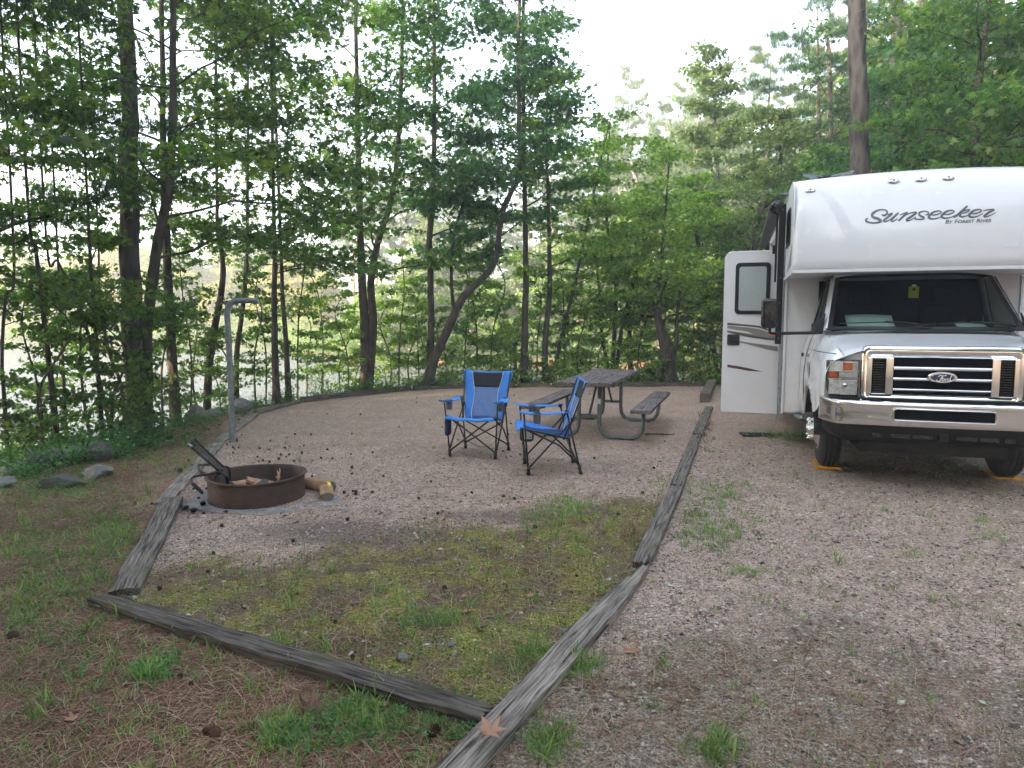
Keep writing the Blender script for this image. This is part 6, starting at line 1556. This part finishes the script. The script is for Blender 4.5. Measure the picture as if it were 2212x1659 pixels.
# ------------- bumper
def bumper():
    def by(x, z=0): return -.96+.05*(x/.9)**2+.33*max(0, (abs(x)-.80)/.17)**2.2
    prof = [(.05, .815), (.01, .822), (-.012, .812), (-.018, .79), (-.008, .772), (-.002, .74), (-.004, .68), (-.006, .63), (.0, .606), (.02, .598), (.05, .60)]
    xs = [-.972, -.965, -.95, -.93, -.9, -.87, -.84, -.8]+[i*.1-.7 for i in range(15)]+[.8, .84, .87, .9, .93, .95, .965, .972]
    V = [(x, by(x)+dy, z+(-.0)*x) for dy, z in prof for x in xs]; n = len(xs)
    F = [(j*n+i, j*n+i+1, (j+1)*n+i+1, (j+1)*n+i) for j in range(len(prof)-1) for i in range(n-1)]
    b = MB(); b.add(V, F); o = b.build('bumper', M['chrome'], rv, True); o.modifiers.new('s', 'SOLIDIFY').thickness = .004
    rr = rrect(-.395, .365, .668, .752, .015); sl_ = MB(); sl_.prism([(x, by(x)-.017, z) for x, z in rr], (0, .02, 0)); sl = sl_.build('bumper_slot', M['interior'], o)
    rr = rrect(-.405, .375, .658, .762, .022); V = [(x, by(x)-.018, z) for x, z in rr]; t = MB(); t.tube(V+[V[0]], .0055, 6, cap=False); t.build('slot_rim', M['chrome'], o, True)
    gp_ = MB(); gp_.box(-.9, .9, -.80, -.70, .79, .835); gp_.build('bumper_gap', M['black'], rv)
    # black valance below
    def vy(x): return by(x)+.035
    prof = [(.0, .60), (.0, .575), (.015, .50), (.05, .455), (.12, .43), (.3, .43)]
    V = [(x*.965, vy(x)+dy, z+(.06*(max(0, abs(x)-.75)/.2)**2 if z < .5 else 0)) for dy, z in prof for x in xs]
    F = [(j*n+i, j*n+i+1, (j+1)*n+i+1, (j+1)*n+i) for j in range(len(prof)-1) for i in range(n-1)]
    b = MB(); b.add(V, F); v = b.build('valance', M['black'], rv, True)
    k = MB()
    for x0, x1 in ((-.56, -.49), (-.42, -.26), (-.24, -.08), (.10, .26), (.28, .42), (.46, .54)): k.box(x0, x1, vy(0)+.004, vy(0)+.05, .495, .53)
    [MB().add([q for q in k.v[i*8:i*8+8]], [tuple(j-i*8 for j in f) for f in k.f[i*6:i*6+6]]).build('valance_opening', M['gloss_black'], v) for i in range(6)]
    h = MB(); h.box(-.035, .035, vy(0)-.015, vy(0)+.05, .475, .545); h.build('tow_receiver', M['black'], rv, bevel=.006)
    bl = MB(); bl.lathe([(.001, .012), (.008, .01), (.011, 0)], 12, Matrix.Translation((-.645, -.80, .815)) @ Matrix.Rotation(PI/2, 4, 'X')); bl.build('bolt', M['chrome'], rv, True)
bumper()
# ------------- wheels
def wheel(x, y, s, dual=False):
    cz = .395; Mx = Matrix.Translation((x, y, cz)) @ Matrix.Rotation(s*PI/2, 4, 'Y')   # local z -> outward
    R0, W = .385, .20
    root = empty('wheel', (0, 0, 0), parent=rv)
    t = MB(); t.lathe([(.21, -W/2), (.26, -W/2-.002), (.33, -W/2), (.365, -W/2+.02), (R0, -W/2+.04), (R0+.002, 0), (R0, W/2-.04), (.365, W/2-.02), (.33, W/2), (.26, W/2+.002), (.21, W/2)], 56, Mx)
    for k in (-.05, -.015, .02, .055): pass
    tr = t.build('tyre', M['rubber'], root, True)
    g = MB()
    for k in (-.045, 0, .045): g.lathe([(R0+.0035, k-.005), (R0+.0035, k+.005)], 56, Mx)
    g.build('tread_groove', M['gloss_black'], tr, True)
    h = MB(); h.lathe([(.215, W/2-.005), (.205, W/2+.012), (.17, W/2-.005), (.13, W/2+.02), (.10, W/2+.075), (.085, W/2+.085), (.055, W/2+.085), (.05, W/2+.11), (.001, W/2+.115)] if not dual else [(.215, W/2-.005), (.19, W/2-.05), (.1, W/2-.08), (.001, W/2-.08)], 40, Mx); h.build('hub_cover', M['chrome'], root, True)
    if not dual:
        n = MB()
        for k in range(8):
            a = 2*PI*k/8; M2 = Mx @ Matrix.Translation((.105*math.cos(a), .105*math.sin(a), W/2+.05)); n.lathe([(.014, 0), (.014, .035), (.010, .052), (.001, .056)], 10, M2)
        n.build('lug_nut', M['chrome'], root, True)
    return root
wheel(-.80, AX, -1); wheel(.80, AX, 1)
for s in (-1, 1): wheel(s*.98, 5.1, s, True)
# running board / step tube by the front wheel
t = MB(); t.tube([(-1.0, .72, .42), (-1.02, .9, .40), (-1.04, 1.16, .39)], .028, 10); t.build('step_tube', M['galv'], rv, True)
# ------------- mirrors
def mirror(s):
    x = 1.415
    h = MB(); h.prism([(s*xx, .30, z) for xx, z in rrect(x-.085, x+.085, 1.455, 1.775, .045)], (0, -.11, 0)); root = h.build('mirror', M['gloss_black'], rv, True, bevel=.03, seg=4)
    g = MB(); g.prism([(s*xx, .302, z) for xx, z in rrect(x-.07, x+.07, 1.475, 1.755, .03)], (0, .002, 0)); g.build('mirror_glass', M['chrome'], root)
    a = MB(); a.tube([(s*(x-.01), .25, 1.47), (s*(x-.01), .25, 1.41), (s*(x-.05), .24, 1.398), (s*.97, .12, 1.41), (s*.90, .08, 1.415)], .017, 8); a.build('mirror_arm', M['black'], root, True)
    t = MB(); t.prism([(s*.995, .10, 1.40), (s*.90, .06, 1.40), (s*.865, .12, 1.62), (s*.90, .14, 1.56), (s*.995, .16, 1.50)], (0, .05, 0)); t.build('mirror_base', M['black'], root, True, bevel=.008)
    l = MB(); l.lathe([(.001, .0), (.025, -.004), (.03, -.012), (.001, -.018)], 12, Matrix.Translation((s*(x-.03), .24, 1.388))); l.build('amber_marker', M['amber'], root, True)
for s in (-1, 1): mirror(s)
# small side badge and stripe on the fender
g = MB(); g.box(-1.003, -.998, .0, .10, 1.16, 1.19); g.build('side_badge', M['chrome'], rv, bevel=.002)
g = MB(); g.prism([(-1.006, .35, 1.12), (-1.006, .35, 1.0), (-1.006, .12, .90), (-1.006, .12, 1.0)], (-.002, 0, 0)); g.build('side_stripe', M['grey'], rv)
g = MB(); g.prism([(-1.012, y, z) for y, z in rrect(.72, .80, 1.13, 1.17, .01)], (-.02, 0, 0)); g.build('door_handle', M['black'], rv, bevel=.004)
# ------------- entry door, swung open
def entry_door():
    DY = 1.55
    x0, z1 = c1(90, 462, DY); x1, z0 = c1(366, 1285, DY)
    def rp(l, dy, th, name, mat, parent, **k):
        m_ = MB(); m_.prism([(x, DY+dy, z) for x, z in l], (0, th, 0)); return m_.build(name, mat, parent, **k)
    out = []
    r = .10
    for k in range(7): a = PI/2+PI/2*k/6; out.append((x0+r+r*math.cos(a), z1-r+r*math.sin(a)))
    out += [(x0, z0), (x1, z0), (x1, z1-.03), (x1-.03, z1)]
    d = rp(out, 0, .045, 'entry_door', M['white_matte'], rv, bevel=.006)
    wa = c1(145, 520, DY); wb = c1(313, 778, DY); rr = rrect(wa[0], wb[0], wb[1], wa[1], .05)
    f = rp(rr, -.014, .016, 'door_window_frame', M['black'], d, bevel=.005)
    wa = c1(163, 540, DY); wb = c1(293, 760, DY); rp(rrect(wa[0], wb[0], wb[1], wa[1], .03), -.016, .004, 'door_pane', M['frost'], f)
    ha = c1(101, 880, DY); hb = c1(162, 935, DY); h = rp(rrect(ha[0], hb[0], hb[1], ha[1], .018), -.018, .02, 'latch', M['gloss_black'], d, bevel=.006)
    ha = c1(114, 893, DY); hb = c1(150, 922, DY); rp(rrect(ha[0], hb[0], hb[1], ha[1], .01), -.024, .01, 'latch_lever', M['black'], h, bevel=.003)
    def poly(l, mat, name, k): rp([c1(a, b, DY) for a, b in l], -.0015*k, .001, name, M[mat], d)
    poly([(101, 821), (180, 829), (262, 837), (300, 850), (322, 866), (308, 862), (262, 847), (180, 838), (101, 834)], 'olive', 'stripe', 1)
    poly([(101, 836), (200, 845), (262, 854), (300, 866), (345, 888), (358, 900), (358, 909), (300, 905), (230, 893), (150, 878), (101, 868), (101, 861), (150, 868), (235, 880), (200, 866), (101, 850)], 'grey', 'stripe', 2)
    poly([(101, 862), (180, 876), (260, 892), (300, 898), (358, 903), (358, 910), (300, 907), (230, 897), (150, 882), (101, 870)], 'olive', 'stripe', 3)
    poly([(165, 915), (240, 926), (355, 942), (355, 967), (300, 957), (230, 938), (165, 921)], 'grey', 'stripe', 1)
    poly([(101, 1033), (150, 1040), (210, 1052), (282, 1069), (210, 1065), (150, 1054), (101, 1046)], 'maroon', 'stripe', 1)
    e = MB(); e.box(x0, x1, DY-.006, DY, z0+.012, z0+.018); e.build('kick_seam', M['grey_light'], d)
    e = MB(); e.tube([(x, DY-.003, z) for x, z in [(x0+.02+.085*(1-math.sin(a)), z1-.105+.085*math.cos(a)) for a in [PI/2-PI/2*k/6 for k in range(7)]]]+[(x1-.02, DY-.003, z1-.02)], .002, 4); e.build('edge_seam', M['grey_light'], d)
    # hinge stile and jamb
    j = MB(); j.box(-1.232, -1.20, DY-.36, DY-.005, z0-.04, z1); j.build('door_jamb', M['galv'], rv, bevel=.004)
    k = MB()
    for z in (.55, .62, .69, .78, .9, 1.0): k.box(-1.236, -1.232, DY-.2, DY-.17, z, z+.02)
    k.build('jamb_screw', M['black'], rv)
entry_door()
# ------------- awning
def awning():
    xt, zt = c1(362, 238, 1.3)
    a = MB(); a.box(-1.30, -1.225, 1.22, 1.30, 1.25, 2.93); root = a.build('awning_arm', M['black'], rv, bevel=.01)
    a2 = MB(); a2.box(-1.335, -1.31, 1.22, 1.26, 2.0, 2.93); a2.build('awning_arm_rail', M['gloss_black'], root, bevel=.005)
    s = MB()
    for z in (1.32, 1.75, 2.05, 2.86): s.lathe([(.008, 0), (.008, .004), (.001, .005)], 8, Matrix.Translation((-1.262, 1.219, z)) @ Matrix.Rotation(PI/2, 4, 'X'))
    s.build('screw', M['galv'], root)
    far = MB(); far.box(-1.30, -1.225, 5.6, 5.68, 1.25, 2.93); far.build('awning_arm', M['black'], rv, bevel=.01)
    r_ = MB(); r_.lathe([(.001, 0), (.075, 0), (.078, .02), (.078, 4.38), (.075, 4.4), (.001, 4.4)], 24, Matrix.Translation((-1.335, 1.26, 2.90)) @ Matrix.Rotation(-PI/2, 4, 'X')); r_.build('awning_roll', M['awning'], rv, True)
    c = MB(); c.lathe([(.001, -.03), (.05, -.028), (.082, -.012), (.082, .03)], 20, Matrix.Translation((-1.335, 1.25, 2.90)) @ Matrix.Rotation(-PI/2, 4, 'X')); c.build('awning_end_cap', M['gloss_black'], rv, True)
    k = MB(); k.box(-1.36, -1.32, 1.30, 1.36, 2.35, 2.45); k.tube([(-1.33, 1.33, 2.4), (-1.33, 2.6, 2.6)], .012, 6); k.build('awning_strut', M['black'], rv, True, bevel=.006)
    g = MB(); g.prism([(-1.33, .95, 3.0), (-1.22, .95, 2.985), (-1.22, .95, 3.02)], (0, .1, 0)); g.build('gutter_spout', M['galv'], rv)
awning()
# ------------- roof antenna
def antenna():
    x, z = c1(600, 78, .95)
    b = MB(); b.lathe([(.09, 0), (.085, .04), (.05, .07), (.001, .075)], 20, Matrix.Translation((x, .95, 3.055))); root = b.build('antenna', M['black'], rv, True)
    w = MB()
    for s in (-1, 1):
        w.prism([(x, .90, 3.14), (x+s*.10, .80, 3.145), (x+s*.26, .74, 3.165), (x+s*.25, .84, 3.165), (x+s*.10, 1.02, 3.15), (x, 1.04, 3.145)], (0, 0, .015))
    w.build('antenna_wing', M['galv'], root, bevel=.003)
    c = MB(); c.box(x-.09, x+.09, .86, 1.04, 3.12, 3.17); c.build('antenna_head', M['black'], root, bevel=.02)
    v = MB(); v.box(-.1, .12, .9, 1.2, 3.08, 3.12); 
antenna()
# ------------- loose things with the motorhome (world space, own objects)
def W(x, y, z): return (RX+x*rc+y*rs, RY-x*rs+y*rc, z)
x, z = c1(1040, 668, .42)
h = .13; mb = MB(); mb.box(-.048, .048, -.001, .001, -.06, .06); o = mb.build('hang_tag', M['tag_yellow']); o.location = W(x, .40, z); o.rotation_euler = (0, 0, -YAW); tag(o, 'yellow permit card hanging behind the windscreen of the motorhome', 'permit card')
p_ = MB(); p_.lathe([(.001, .0), (.014, .0)], 16, Matrix.Translation((0, -.0018, .03)) @ Matrix.Rotation(PI/2, 4, 'X')); p_.build('printed_emblem', M['black'], o)
p_ = MB(); p_.box(-.02, .02, -.0018, -.0012, .06, .078); p_.build('clip', M['paper'], o)
for cx0, cx1, lab, nm, tl in ((700, 942, 'larger pale paper lying on the left of the dashboard behind the glass', 'sheet_of_paper', .22), (1258, 1412, 'smaller pale paper lying on the right of the dashboard behind the glass', 'sheet_of_paper', .13)):
    xa, _ = c1(cx0, 820, .25); xb, _ = c1(cx1, 820, .25); mb = MB()
    mb.grid(lambda u, v: ((u-.5)*(xb-xa), (v-.5)*.2, .008*math.sin(u*4)+(.13 if tl > .2 else .05)*v), 6, 3); o = mb.build(nm, M['paper'], None, True); o.modifiers.new('s', 'SOLIDIFY').thickness = .001
    o.location = W((xa+xb)/2, .26, 1.468); o.rotation_euler = (0, 0, -YAW+.04); tag(o, lab, 'paper', 'papers on the dashboard')
def level_block(x, lab):
    root = empty('levelling_block', W(x, AX, 0), -YAW); tag(root, lab, 'levelling block', 'yellow levelling blocks')
    b = MB(); b.prism([(-.12, -.20, .0), (-.12, .30, .0), (-.12, .26, .02), (-.12, -.10, .02), (-.12, -.18, .03), (-.12, -.20, .03)], (.24, 0, 0)); b.build('ramp', M['yellow'], root, bevel=.004)
    r_ = MB()
    for k in range(7): r_.box(-.11+k*.034, -.10+k*.034, -.205, -.198, .004, .032)
    r_.build('rib', M['yellow'], root)
level_block(-.80, 'yellow plastic levelling block under the left front tyre of the motorhome'); level_block(.80, 'yellow plastic levelling block under the right front tyre of the motorhome')
g = G(1634, 941); root = empty('rubber_mat', (g[0], g[1], .0), -.1); tag(root, 'dark rubber step mat lying on the driveway below the open door', 'mat')
b = MB(); b.box(-.20, .20, -.13, .13, .004, .02); 
for k in range(8): b.box(-.185+k*.05, -.165+k*.05, -.12, .12, .02, .026)
b.build('pad', M['rubber'], root, bevel=.003)
b = MB()
for x in (-.14, .07): b.box(x, x+.008, -.128, .05, .0265, .028)
b.build('pale_line', M['galv'], root)
# ------------------------------------------------------------------ light, sky, camera
SUN_AZ_FROM = Vector((-.80, -.60, 0)).normalized(); SUN_EL = math.radians(7)
w = bpy.data.worlds.new('World'); SC.world = w; w.use_nodes = True; nt = w.node_tree; nt.nodes.clear()
out = nt.nodes.new('ShaderNodeOutputWorld'); bg = nt.nodes.new('ShaderNodeBackground'); sky = nt.nodes.new('ShaderNodeTexSky')
sky.sky_type = 'NISHITA'; sky.sun_disc = False; sky.sun_elevation = math.radians(14); sky.air_density = 1.0; sky.dust_density = 3.0; sky.ozone_density = 1.0
# sun_rotation: angle from +Y clockwise seen from above
sky.sun_rotation = math.atan2(SUN_AZ_FROM.x, SUN_AZ_FROM.y)
hs = nd(nt, 'ShaderNodeHueSaturation', i_Saturation=.58, i_Value=1.0); L(nt, sky.outputs[0], hs.inputs['Color'])
L(nt, hs.outputs[0], bg.inputs[0]); bg.inputs[1].default_value = .15
L(nt, bg.outputs[0], out.inputs[0])
sd = bpy.data.lights.new('Sun', 'SUN'); sd.energy = 2.6; sd.angle = math.radians(1.5); sd.color = (1.0, .80, .52)
so = bpy.data.objects.new('Sun', sd); COL.objects.link(so)
d = Vector((SUN_AZ_FROM.x*math.cos(SUN_EL), SUN_AZ_FROM.y*math.cos(SUN_EL), math.sin(SUN_EL)))
so.rotation_euler = d.to_track_quat('Z', 'Y').to_euler(); so.location = (0, 0, 30)
HZ = HAZE
if HZ:  # volume added to imitate lens veil and mist over the distance
    m_, nt_, o_ = newmat('added veil haze'); pv = nt_.nodes.new('ShaderNodeVolumePrincipled'); pv.inputs['Color'].default_value = (.93, .97, 1, 1); pv.inputs['Density'].default_value = HZ; pv.inputs['Anisotropy'].default_value = .1
    nt_.links.new(pv.outputs[0], o_.inputs['Volume'])
    hb = MB(); hb.box(-90, 70, -25, 110, -6, 26); ho = hb.build('haze', m_); tag(ho, 'thin pale haze volume added to imitate lens veil and mist over lake and woods', 'haze', kind='stuff')
cam = bpy.data.cameras.new('Camera'); co = bpy.data.objects.new('Camera', cam); COL.objects.link(co); SC.camera = co
cam.sensor_width = 36; cam.lens = 24.0; cam.clip_end = 2000; cam.clip_start = .05
co.location = (0, 0, CAMH); co.rotation_euler = (PI/2-PITCH, 0, 0)
vs = SC.view_settings; SC.display_settings.display_device = 'sRGB'; vs.view_transform = 'Standard'; vs.look = 'None'; vs.gamma = 1; vs.use_curve_mapping = False; vs.exposure = EXPOSURE
SC.cycles.use_adaptive_sampling = True; SC.cycles.adaptive_threshold = .02; SC.cycles.max_bounces = 5; SC.cycles.diffuse_bounces = 2; SC.cycles.glossy_bounces = 3; SC.cycles.transmission_bounces = 4; SC.cycles.transparent_max_bounces = 8
SC.cycles.use_denoising = True; SC.cycles.caustics_reflective = False; SC.cycles.caustics_refractive = False; SC.cycles.sample_clamp_indirect = 6
